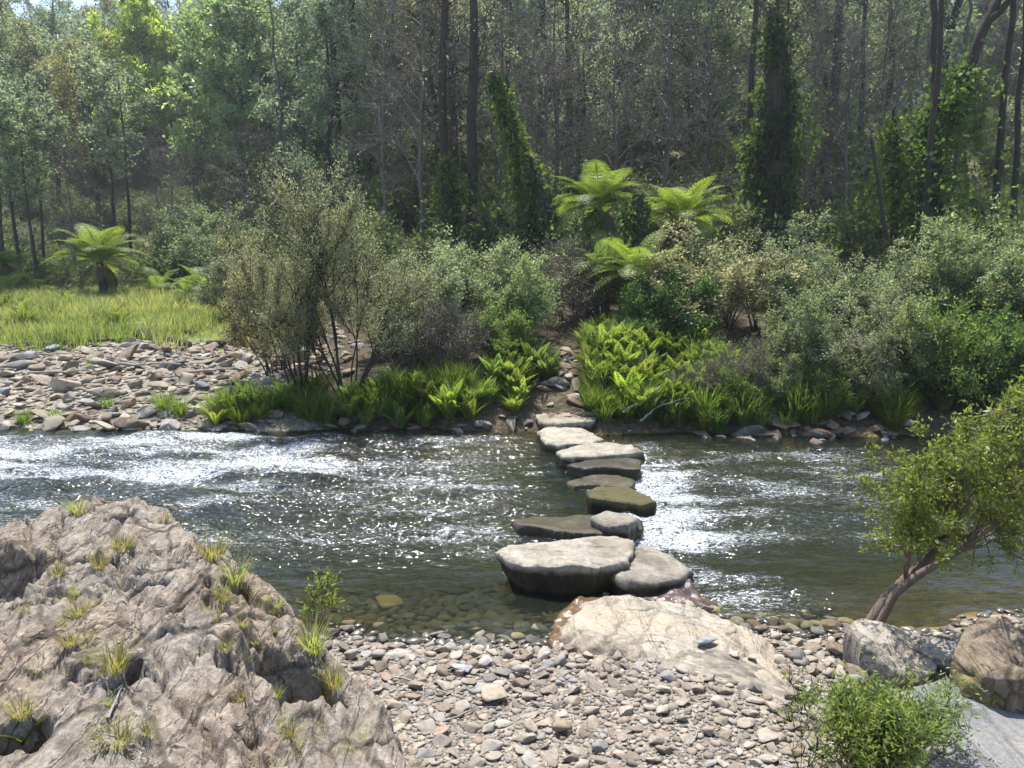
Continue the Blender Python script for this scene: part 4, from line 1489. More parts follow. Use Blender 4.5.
def make_protos():
    proto_tree('gum_a', 'bark_dark', 'leaf_forest', h=17, tr=0.2, cb=0.35, cr=3.0, nl=26, ntw=800, tw=0.7, lpt=9, ll=0.22, lw=0.07, prof='round', droop=0.5)
    proto_tree('gum_b', 'bark_dark', 'leaf_forest', h=19, tr=0.22, cb=0.3, cr=3.4, nl=30, ntw=900, tw=0.7, lpt=8, ll=0.22, lw=0.07, prof='top', droop=0.5)
    proto_tree('gum_c', 'bark_dark', 'leaf_grey', h=15, tr=0.17, cb=0.2, cr=2.8, nl=30, ntw=900, tw=0.6, lpt=9, ll=0.2, lw=0.06, prof='round', droop=0.5)
    proto_tree('gum_d', 'bark_dark', 'leaf_forest', h=11, tr=0.14, cb=0.1, cr=2.6, nl=34, ntw=1300, tw=0.6, lpt=9, ll=0.2, lw=0.07, prof='round', droop=0.4)
    proto_tree('gum_e', 'bark_dark', 'leaf_grey', h=9, tr=0.12, cb=0.15, cr=2.3, nl=30, ntw=1100, tw=0.55, lpt=9, ll=0.18, lw=0.06, prof='top', droop=0.3)
    proto_tree('slim_low', 'bark_dark', 'leaf_forest', h=8, tr=0.08, cb=0.5, cr=1.5, nl=18, ntw=420, tw=0.45, lpt=9, ll=0.18, lw=0.06, prof='top', bend=0.015)
    proto_tree('bushy', 'bark_dark', 'leaf_green', h=10, tr=0.2, cb=0.08, cr=3.7, nl=54, ntw=3000, tw=0.6, lpt=12, ll=0.24, lw=0.11, prof='round', up=0.3)
    proto_tree('conical', 'bark_grey', 'leaf_bright', h=12, tr=0.16, cb=0.2, cr=4.8, nl=56, ntw=3000, tw=0.5, lpt=12, ll=0.24, lw=0.11, prof='cone', up=0.5)
    proto_tree('domed', 'bark_dark', 'leaf_olive', h=7, tr=0.12, cb=0.4, cr=2.6, nl=26, ntw=900, tw=0.5, lpt=9, ll=0.16, lw=0.06, prof='top', up=0.3)
    proto_tree('weeping', 'bark_dark', 'leaf_forest', h=18, tr=0.26, cb=0.12, cr=3.0, nl=40, ntw=1700, tw=0.9, lpt=11, ll=0.26, lw=0.035, prof='round', up=-0.5, droop=1.2)
    proto_tree('bare_a', 'bark_mid', 'leaf_grey', h=15, tr=0.15, cb=0.12, cr=2.6, nl=40, ntw=900, tw=0.8, lpt=0.5, ll=0.12, lw=0.04, prof='even', up=0.2, limb_ang=0.35, sub=5, twr=0.011)
    proto_tree('bare_d', 'bark_dark', 'leaf_grey', h=15, tr=0.16, cb=0.25, cr=2.0, nl=28, ntw=500, tw=0.7, lpt=1.2, ll=0.14, lw=0.05, prof='even', up=0.2, limb_ang=0.45, sub=4, twr=0.010, bend=0.015)
    proto_tree('bare_b', 'bark_mid', 'leaf_grey', h=9, tr=0.09, cb=0.15, cr=2.2, nl=34, ntw=900, tw=0.7, lpt=0.6, ll=0.10, lw=0.04, prof='round', up=0.3, limb_ang=0.6, sub=5, twr=0.010)
    proto_tree('slim', 'bark_dark', 'leaf_forest', h=16, tr=0.11, cb=0.55, cr=1.8, nl=18, ntw=350, tw=0.6, lpt=8, ll=0.2, lw=0.06, prof='round', droop=0.4, bend=0.018)
    proto_shrub('tea_a', 'bark_dark', 'leaf_grey', h=4.0, w=3.0, stems=10, ntw=2800, tw=0.34, lpt=13, ll=0.055, lw=0.02, clear=0.42, sr=0.034, sub=8, base=0.16, up=0.5)
    proto_shrub('tea_b', 'bark_dark', 'leaf_grey', h=3.2, w=2.25, stems=11, ntw=1350, tw=0.28, lpt=14, ll=0.07, lw=0.03, clear=0.3, sr=0.024, sub=6, base=0.3, up=0.4)
    proto_shrub('tea_c', 'bark_grey', 'leaf_olive', h=2.6, w=2.25, stems=12, ntw=1400, tw=0.28, lpt=13, ll=0.075, lw=0.03, clear=0.2, sr=0.02, sub=6, base=0.3, up=0.35)
    proto_shrub('twiggy', 'bark_grey', 'leaf_grey', h=2.0, w=2.4, stems=20, ntw=1500, tw=0.5, lpt=3, ll=0.05, lw=0.018, clear=0.1, sr=0.013, sub=9, base=0.3, up=0.2, twr=0.005)
    proto_shrub('leafy', 'bark_dark', 'leaf_green', h=1.5, w=1.9, stems=14, ntw=1500, tw=0.28, lpt=12, ll=0.08, lw=0.035, clear=0.1, sr=0.014, sub=6, base=0.25, up=0.3)
    r = np.random.default_rng(40)
    for k, (h, fl, nf, dd) in {'fern_tall': (2.6, 1.9, 30, 8), 'fern_mid': (1.7, 1.75, 26, 9), 'fern_low': (0.5, 1.3, 16, 4), 'bracken': (0.1, 1.0, 10, 0)}.items():
        a, b, c = tree_fern(r, h, fl, nf, dd, 0.13 if h > 1 else 0.07)
        PROTO[k] = [('trunk', mesh_from('trunk', a, M['bark_dark'], True)), ('fronds', mesh_from('fronds', b, M['fern'])), ('dead_fronds', mesh_from('dead_fronds', c, M['dead_frond']) if dd else None)]
        PROTO[k + '/a'] = (a, b)
    for i in range(4):
        PROTO[f'sword{i}'] = [('fronds', mesh_from('fronds', sword_clump(r, 26 + 4 * i, 0.55 + 0.05 * i), M['fern']))]
    for i in range(3):
        PROTO[f'lomandra{i}'] = [('blades', mesh_from('blades', tuft(r, 150, 0.65, 0.014, 0.5, 0.8, 0.12), M['strap']))]
    for i in range(4):
        PROTO[f'tuft{i}'] = [('blades', mesh_from('blades', tuft(r, 90, 0.2, 0.005, 0.5, 0.5, 0.05), M['drygrass' if i % 2 else 'grass']))]


def ivy_trunk(name, pts, rad, label, n_leaf, thick=0.18, leaf=0.11, tint=(1, 1, 1), cat='ivy clad trunk', hang=0.25, bark='bark_dark', extra=()):
    """trunk through world points, wrapped in creeper"""
    r = np.random.default_rng(int(abs(pts[0][0]) * 100) + 5)
    pts = np.array(pts, float)
    base = pts[0].copy()
    n = 4 * (len(pts) - 1) + 1
    tt = np.linspace(0, len(pts) - 1, n)
    C = np.stack([np.interp(tt, np.arange(len(pts)), pts[:, k]) for k in range(3)], -1) - base
    R = np.interp(tt, np.arange(len(pts)), rad)
    mw = MB()
    tube(mw, C, R, 10, wob=0.1, r=r)
    ml = MB()
    def axis(u):
        k = np.minimum((u * (n - 1)).astype(int), n - 2)
        f = (u * (n - 1) - k)[:, None]
        return C[k] * (1 - f) + C[k + 1] * f, (R[k] * (1 - f[:, 0]) + R[k + 1] * f[:, 0])[:, None]
    # a thin skin of leaves, patchy, and many clumps of very different size
    m0 = n_leaf // 3
    c, rr = axis(r.uniform(0, 0.97, m0))
    d = rsph(r, m0)
    d[:, 2] *= 0.3
    d = unit(d)
    keep = vnoise(c[:, 0] * 2 + d[:, 0] * 1.5, c[:, 2] * 1.3, d[:, 1] * 1.5, seed=8) > -0.25
    c, rr, d = c[keep], rr[keep], d[keep]
    P = c + d * (rr + 0.25 * thick * r.uniform(0, 1, (len(d), 1)))
    leaves(ml, P, unit(d * 0.4 + rsph(r, len(d)) * 0.6 - np.array([0, 0, hang * 2])), leaf * r.uniform(0.5, 1.2, len(d)), leaf * 0.8 * r.uniform(0.6, 1.2, len(d)), r)
    nc = max(14, n_leaf // 90)
    u = r.uniform(0, 1.0, nc) ** 1.1
    cc, cr_ = axis(u)
    cd = rsph(r, nc)
    cd[:, 2] *= 0.3
    cd = unit(cd)
    size = thick * np.exp(r.normal(-0.35, 0.6, nc)) * (0.4 + 0.6 * cr_[:, 0] / R.max())
    cen = cc + cd * (cr_ + size[:, None] * 0.5)
    wgt = size ** 1.6
    i = r.choice(nc, size=n_leaf - m0, p=wgt / wgt.sum())
    off = r.normal(0, 1, (len(i), 3)) * np.array([0.55, 0.55, 0.9])
    off[:, 2] -= np.abs(r.normal(0, 0.6, len(i)))
    P = cen[i] + off * size[i][:, None] * 0.8
    LD = unit(cd[i] * 0.5 + rsph(r, len(i)) * 0.7 + np.array([0, 0, -hang * 2]))
    rn = np.clip(r.normal(0.5, 0.25, nc)[i] + r.normal(0, 0.15, len(i)), 0, 1)
    leaves(ml, P, LD, leaf * r.uniform(0.6, 1.3, len(i)), leaf * 0.8 * r.uniform(0.6, 1.2, len(i)), r, rnd=rn)
    # loose strands hanging clear of the trunk
    ns = max(6, n_leaf // 300)
    k = r.integers(n // 3, n - 1, ns)
    az = r.uniform(0, 6.28, ns)
    for q in range(ns):
        if k[q] > n - 2: continue
        st = C[k[q]] + (R[k[q]] + thick * r.uniform(0.4, 1.3)) * np.array([math.cos(az[q]), math.sin(az[q]), 0.2])
        ln = r.uniform(0.4, 1.5)
        en = st + np.array([r.normal(0, 0.12), r.normal(0, 0.12), -ln])
        cc = curve(st, en, r, 6)
        prisms(mw, cc[:-1], cc[1:], 0.008, 0.006)
        m = int(ln * 55)
        t = r.uniform(0, 5, m)
        a0 = np.minimum(t.astype(int), 4)
        PP = cc[a0] + (cc[a0 + 1] - cc[a0]) * (t - a0)[:, None] + r.normal(0, 0.05, (m, 3))
        leaves(ml, PP, unit(rsph(r, m) * 0.8 - np.array([0, 0, 0.6])), leaf * r.uniform(0.5, 1.2, m), leaf * 0.7 * r.uniform(0.6, 1.2, m), r, rnd=r.uniform(0.4, 1, m))
    e = empty(name, base)
    tag(e, label, cat)
    mw.build('trunk', M[bark], e, True)
    o = ml.build('ivy', M['leaf_ivy'], e)
    o.color = (*tint, 1)
    for pp, rd in extra:
        mb = MB()
        q = np.array(pp, float) - base
        m = 3 * (len(q) - 1) + 1
        s = np.linspace(0, len(q) - 1, m)
        Q = np.stack([np.interp(s, np.arange(len(q)), q[:, k]) for k in range(3)], -1)
        Q += r.normal(0, 0.03, Q.shape)
        tube(mb, Q, np.interp(s, np.arange(len(q)), rd), 7, wob=0.1, r=r)
        mb.build('limb', M[bark], e, True)
    return e


def vpt(px, py, Y):
    """world point seen at picture (px, py) at distance Y"""
    q = ray(px, py)
    return CAM + q * (Y / q[1])


def put(key, name, px, Y, h, label, cat, group=None, rz=None, tint=None, wide=1.0, dz=-0.05):
    p = at_depth(px, Y)
    s = h / PROTO[key + '/h'] * wide
    return plant(key, name, PROTO[key], (p[0], p[1], p[2] + dz), label, cat, group, RNG.uniform(0, 6.28) if rz is None else rz, s, 1 / wide, tint)


def build_trees():
    r = np.random.default_rng(77)
    # named trees
    put('slim_low', 'tree', 8, 30, 8, 'thin dark trunk at the outer edge of the grass clearing', 'tree')
    put('slim_low', 'tree', 22, 33, 8.5, 'thin dark trunk standing behind the outermost pair by the clearing', 'tree')
    put('slim_low', 'tree', 38, 30.5, 7, 'slightly curved dark thin trunk between the outermost trunks and the tree fern', 'tree')
    put('slim_low', 'tree', 47, 32, 7.5, 'thin dark trunk next to the curved one near the tree fern', 'tree')
    put('slim_low', 'tree', 118, 38, 9, 'slender straight dark trunk rising just behind the clearing tree fern', 'tree')
    put('slim_low', 'tree', 132, 37, 8.5, 'slender dark trunk paired with the straight one behind the tree fern', 'tree')
    put('conical', 'tree', 155, 56, 13, 'cone shaped yellow green tree standing above the others on the hillside', 'tree', tint=(1.6, 1.5, 1.4))
    put('bushy', 'tree', 243, 44, 11.5, 'broad bushy blue green tree with a rounded crown above the clearing', 'tree', tint=(1.9, 1.8, 2.6))
    put('bushy', 'tree', 292, 46, 8.5, 'smaller bushy green tree at the shoulder of the broad bushy one', 'tree', tint=(1.4, 1.4, 1.4))
    put('domed', 'tree', 102, 43, 8.5, 'olive brown dome crowned tree behind the clearing tree fern', 'tree', tint=(1.1, 0.95, 0.72))
    put('domed', 'tree', 62, 47, 9, 'greyish dome crowned tree beside the olive brown dome', 'tree', tint=(1.1, 1.0, 0.95))
    put('domed', 'tree', 22, 46, 10, 'grey green dome crowned tree at the hillside edge by the thin trunks', 'tree', tint=(1.0, 1.05, 0.95))
    put('gum_c', 'tree', 200, 56, 13, 'grey green gum between the yellow green cone and the bushy tree', 'tree')
    put('gum_a', 'tree', 70, 62, 15, 'tall hazy gum high on the slope above the dome crowned trees', 'tree')
    put('gum_b', 'tree', 18, 58, 16, 'tall hazy gum at the very edge of the hillside', 'tree')
    put('bare_d', 'dead_tree', 340, 32, 15, 'tall dark nearly leafless trunk above the tea trees', 'tree')
    put('bare_a', 'dead_tree', 312, 42, 13, 'bare grey twiggy tree between the bushy trees and the tall leafless trunk', 'tree', rz=2)
    put('bare_b', 'dead_tree', 205, 40, 7, 'pale bare twiggy tree at the foot of the bushy tree', 'tree')
    put('bare_b', 'dead_tree', 165, 36, 6, 'pale bare twiggy tree behind the clearing to one side of the tree fern', 'tree', rz=2.2)
    put('bare_a', 'dead_tree', 288, 36, 11, 'bare tree with pale curving branches before the bushy tree', 'tree', rz=4)
    put('bare_d', 'dead_tree', 446, 23, 13, 'straight dark trunk with an ivy sleeve round its foot, thinner of the central pair', 'tree', rz=1)
    put('bare_d', 'dead_tree', 473, 22.5, 15, 'straight dark bare trunk, thicker of the central pair', 'tree', rz=3)
    put('bare_b', 'dead_tree', 405, 30, 10, 'pale twiggy leafless tree behind the tea tree crown', 'tree')
    put('bare_d', 'dead_tree', 568, 29, 12, 'dark trunk with pale dead side branches behind the tree ferns', 'tree', rz=5)
    put('bare_b', 'dead_tree', 555, 25, 8, 'pale dead branching tree just behind the leaning ivy trunk', 'tree', rz=1.5)
    put('weeping', 'tree', 664, 36, 18, 'big dark trunk with drooping dull foliage above the tree ferns', 'tree')
    put('weeping', 'tree', 615, 41, 17, 'drooping dull green tree behind the central tree fern', 'tree', rz=2)
    put('slim', 'tree', 741, 23, 15, 'straight slim dark trunk just in front of the ivy column', 'tree')
    put('gum_a', 'tree', 822, 31, 17, 'dark upright trunk behind the ivy column with leafy top', 'tree')
    put('slim', 'tree', 858, 33, 16, 'thin trunk between the ivy column and the forked ivy tree', 'tree')
    put('slim', 'tree', 914, 18.5, 12, 'thin dark trunk in front of the forked ivy tree', 'tree')
    put('slim', 'tree', 983, 19.5, 14, 'slim straight pale brown trunk beside the forked ivy tree', 'tree')
    put('slim', 'tree', 1004, 20.5, 13, 'dark kinked trunk leaning by the slim straight one', 'tree')
    put('gum_b', 'tree', 940, 34, 17, 'tall gum on the sunlit slope behind the forked ivy tree', 'tree')
    put('gum_c', 'tree', 770, 36, 17, 'leafy gum rising right behind the ivy column', 'tree')
    put('bare_b', 'dead_tree', 700, 26, 8, 'pale twiggy dead tree between the tree ferns and the slim dark trunk', 'tree', rz=0.6)
    put('bare_b', 'dead_tree', 880, 27, 8, 'pale twiggy dead tree on the sunlit slope near the leaning pole', 'tree', rz=2.6)
    PROTO['bare_p'] = [('trunk', mesh_from('trunk', PROTO['bare_b/a'][0], M['bark_grey'], True)), ('crown', mesh_from('crown', PROTO['bare_b/a'][1], M['leaf_grey']))]
    PROTO['bare_p/h'] = 9
    for px, Y, h, lab in [(385, 26, 7.5, 'greyish dead tree with upswept twigs above the taller tea tree'), (420, 24, 8.5, 'greyish dead tree just beside the thinner central trunk'), (500, 25, 8, 'greyish dead tree between the central pair and the leaning ivy trunk'),
                          (552, 23.5, 6.5, 'greyish dead tree whose twigs spread beyond the crooked ivy tip'), (615, 24, 7, 'greyish dead tree behind the central tree fern'), (660, 25, 8, 'greyish dead tree in front of the big drooping tree'), (800, 25, 7.5, 'greyish dead tree just past the broad ivy column'), (845, 24, 7, 'greyish dead tree before the sunlit slope'),
                          (250, 33, 6, 'greyish dead tree at the foot of the broad bushy tree'), (180, 34, 5.5, 'greyish dead tree behind the shady end of the clearing'), (75, 34, 6, 'greyish dead tree behind the thin trunks of the clearing')]:
        put('bare_p', 'dead_tree', px, Y, h, lab, 'tree')
    # leaning dead pole
    mb = MB()
    a, b = vpt(887, 240, 17), vpt(871, 138, 17)
    b0 = a.copy()
    tube(mb, curve(a - b0, b - b0, r, 8, wob=0.02), np.linspace(0.05, 0.025, 8), 6)
    o = mb.build('dead_pole', M['bark_dark'], smooth=True)
    o.location = b0
    tag(o, 'thin leaning dead pole among the grey shrubs below the sunlit slope', 'dead sapling')
    # rows of fill trees further back, singled out only by kind and stretch
    zones = [(-60, 130, 'above the rocky bank'), (130, 300, 'behind the bushy tree'), (300, 480, 'above the tea trees'), (480, 700, 'behind the tree ferns'), (700, 860, 'behind the ivy column'), (860, 1090, 'on the sunlit slope')]
    kinds = [('gum_d', 'leafy rounded gum'), ('gum_e', 'small dense grey gum'), ('gum_a', 'tall open crowned gum'), ('gum_b', 'tall top heavy gum'), ('gum_c', 'grey leaved gum'), ('weeping', 'drooping dark tree'), ('bare_a', 'bare dark twiggy tree'), ('bare_b', 'pale leafless tree'), ('slim', 'slim dark stemmed tree')]
    W = {0: [.38, .3, .08, .04, .1, 0, .05, .05, 0], 1: [.38, .3, .06, .04, .1, 0, .06, .06, 0], 2: [.42, .18, .08, .04, .1, .10, .05, .03, 0], 3: [.36, .14, .08, .07, .08, .20, .03, .02, .02], 4: [.36, .14, .1, .09, .1, .14, .02, .02, .03], 5: [.15, .1, .12, .15, .1, .1, .08, .07, .13]}
    for zi, (a, b, zn) in enumerate(zones):
        for k in range(int((b - a) / (18 if zi == 5 else 12 if zi in (3, 4) else 10))):
            px = a + (k + r.uniform(0, 1)) * (18 if zi == 5 else 12 if zi in (3, 4) else 10)
            Y = r.uniform(36, 62) if zi < 2 else r.uniform(28, 56)
            if zi == 5: Y = r.uniform(32, 58)
            w = np.array(W[zi])
            short = 1.0
            if zi < 2:
                if k % 2: Y, short = r.uniform(33, 42), 0.33
                else: Y = r.uniform(62, 76)
                if Y < 45: w = np.array([.3, .2, 0, 0, 0, 0, 0, .5, 0])
            key, nm = kinds[r.choice(9, p=w / w.sum())]
            far = 'farther back' if Y > 46 else 'nearer'
            g = r.uniform(0.8, 1.15)
            put(key, 'dead_tree' if key.startswith('bare') else 'tree', px, Y, PROTO[key + '/h'] * r.uniform(0.7, 1.0) * short, f'{nm} {zn}, {far}', 'tree', 'forest trees ' + zn, tint=(g * r.uniform(0.9, 1.15), g, g * r.uniform(0.8, 1.1)))
    # the far wood: one mass
    mw, ml = MB(), MB()
    fp = []
    for k in range(4):
        rr = np.random.default_rng(300 + k)
        fp.append(tree(rr, h=12, tr=0.15, cb=0.06, cr=2.9, nl=24, ntw=430, tw=0.9, lpt=6, ll=0.42, lw=0.2, prof=['round', 'top', 'cone', 'round'][k], droop=0.3, sub=2, twr=0.012))
    cnt = 0
    for k in range(470):
        px = r.uniform(-120, 1140)
        Y = 54 + 70 * r.uniform(0, 1) ** 0.8
        if k >= 420: px, Y = r.uniform(-120, 290), r.uniform(100, 126)
        p = at_depth(px, Y)
        s = r.uniform(0.7, 1.1)
        Mx = Matrix.Translation((p[0], p[1], p[2] - 0.3)) @ Matrix.Rotation(r.uniform(0, 6.28), 4, 'Z') @ Matrix.Scale(s, 4)
        w, l = fp[r.integers(0, 4)]
        mw.append(w, np.array(Mx))
        l = (l[0], l[1], l[2], l[3].copy())
        l[3][:, 0] = np.clip(l[3][:, 0] * 0.6 + r.uniform(0, 0.5), 0, 1)
        ml.append(l, np.array(Mx))
    e = empty('far_wood', (0, 90, 18))
    tag(e, 'far-off hazy gum forest covering the hillside up to the skyline', 'forest', kind='stuff')
    for nm, m_, mt in (('trunks', mw, 'bark_grey'), ('foliage', ml, 'leaf_forest')):
        o = m_.build(nm, M[mt], e)
        o.matrix_parent_inverse = Matrix.Translation((0, -90, -18))
        o['kind'] = 'stuff'


def build_ivy():
    def col(pl):
        return [vpt(a, b, c) for a, b, c in pl]
    g = at_depth(536, 21)
    top = col([(539, 245, 21), (540, 205, 21), (533, 178, 21), (516, 140, 20.8), (505, 108, 20.6), (493, 72, 20.5)])
    ivy_trunk('ivy_trunk', [g] + top, [0.36, 0.32, 0.33, 0.24, 0.17, 0.13, 0.04], 'thick leaning trunk smothered in ivy with a crooked tip, behind the fern path', 6500, 0.25, 0.12, tint=(1.35, 1.35, 1.2), cat='ivy clad trunk', extra=[(col([(516, 140, 20.8), (512, 110, 20.7), (507, 78, 20.7)]), [0.1, 0.08, 0.03])])
    g = at_depth(452, 22)
    ivy_trunk('ivy_trunk', [g] + col([(450, 230, 22), (447, 190, 22), (445, 152, 22)]), [0.2, 0.2, 0.16, 0.1], 'ivy sleeve round the foot of the thinner central trunk', 3000, 0.22, 0.11, tint=(1.1, 1.1, 1))
    g = at_depth(780, 21.5)
    ivy_trunk('ivy_trunk', [g] + col([(779, 200, 21.5), (777, 150, 21.5), (776, 100, 21.5), (778, 55, 21.5), (772, 10, 21.5)]), [0.36, 0.34, 0.34, 0.3, 0.2, 0.12], 'broad dark ivy column like a pillar in front of the woods', 5200, 0.24, 0.13, tint=(0.8, 0.85, 0.8), hang=0.5)
    g = at_depth(757, 21.8)
    ivy_trunk('ivy_trunk', [g] + col([(760, 205, 21.8), (758, 150, 21.8), (762, 110, 21.8)]), [0.1, 0.1, 0.08, 0.05], 'narrow ivy strand hugging the side of the broad ivy column', 1600, 0.2, 0.12, tint=(0.85, 0.9, 0.85))
    g = at_depth(930, 19)
    ivy_trunk('ivy_trunk', [g] + col([(930, 200, 19), (932, 160, 19), (938, 120, 19), (955, 95, 19), (972, 62, 19)]), [0.3, 0.28, 0.22, 0.15, 0.13, 0.11], 'forked tree wrapped in leafy ivy with a bare dark limb arching upward', 5200, 0.5, 0.14, tint=(1.1, 1.15, 0.95), extra=[(col([(972, 62, 19), (984, 25, 19), (1000, -5, 19), (1012, -30, 19)]), [0.125, 0.11, 0.09, 0.08]), (col([(938, 122, 19), (936, 80, 19), (935, 40, 19), (937, -20, 19)]), [0.1, 0.09, 0.08, 0.07]), (col([(984, 25, 19), (1000, 12, 18.9), (1018, -8, 18.8)]), [0.1, 0.08, 0.06])])
    g = at_depth(893, 19)
    ivy_trunk('ivy_trunk', [g] + col([(895, 190, 19), (897, 150, 19), (893, 110, 19)]), [0.1, 0.08, 0.06, 0.04], 'loose bright ivy curtain next to the forked ivy tree', 2000, 0.45, 0.13, tint=(1.6, 1.6, 1.1))
    g = at_depth(594, 17.5)
    ivy_trunk('ivy_trunk', [g] + col([(594, 250, 17.5), (594, 215, 17.5)]), [0.13, 0.13, 0.08], 'short ivy stump under the central tree fern', 1500, 0.16, 0.09, tint=(1.2, 1.2, 1))
    g = at_depth(641, 17)
    ivy_trunk('ivy_trunk', [g] + col([(640, 235, 17), (638, 195, 17)]), [0.2, 0.2, 0.13], 'stout ivy stump between the two upper tree ferns', 2200, 0.18, 0.09, tint=(0.95, 1, 0.95))


def put_fern(key, name, px, py, Y, label, rz=0.0, s=1.0, group=None, tint=None, cat='tree fern', trunk_top=None):
    """trunk top at picture (px, py): the plant stands on the ground below it"""
    g = at_depth(px, Y)
    parts = PROTO[key]
    th = {'fern_tall': 2.6, 'fern_mid': 1.7, 'fern_low': 0.5, 'bracken': 0.1}[key]
    top = vpt(px, py + (14 if Y < 25 else 10) * s, Y)[2]
    e = plant(key, name, parts, g, label, cat, group, rz, s, 1.0, tint)
    # only the trunk is stretched so that the crown sits at its height
    hh = max(0.3, (top - g[2]) / s)
    for o in e.children:
        if o.name.startswith('trunk'):
            o.scale = (1, 1, hh / th)
        else:
            o.location.z = hh - th
    return e


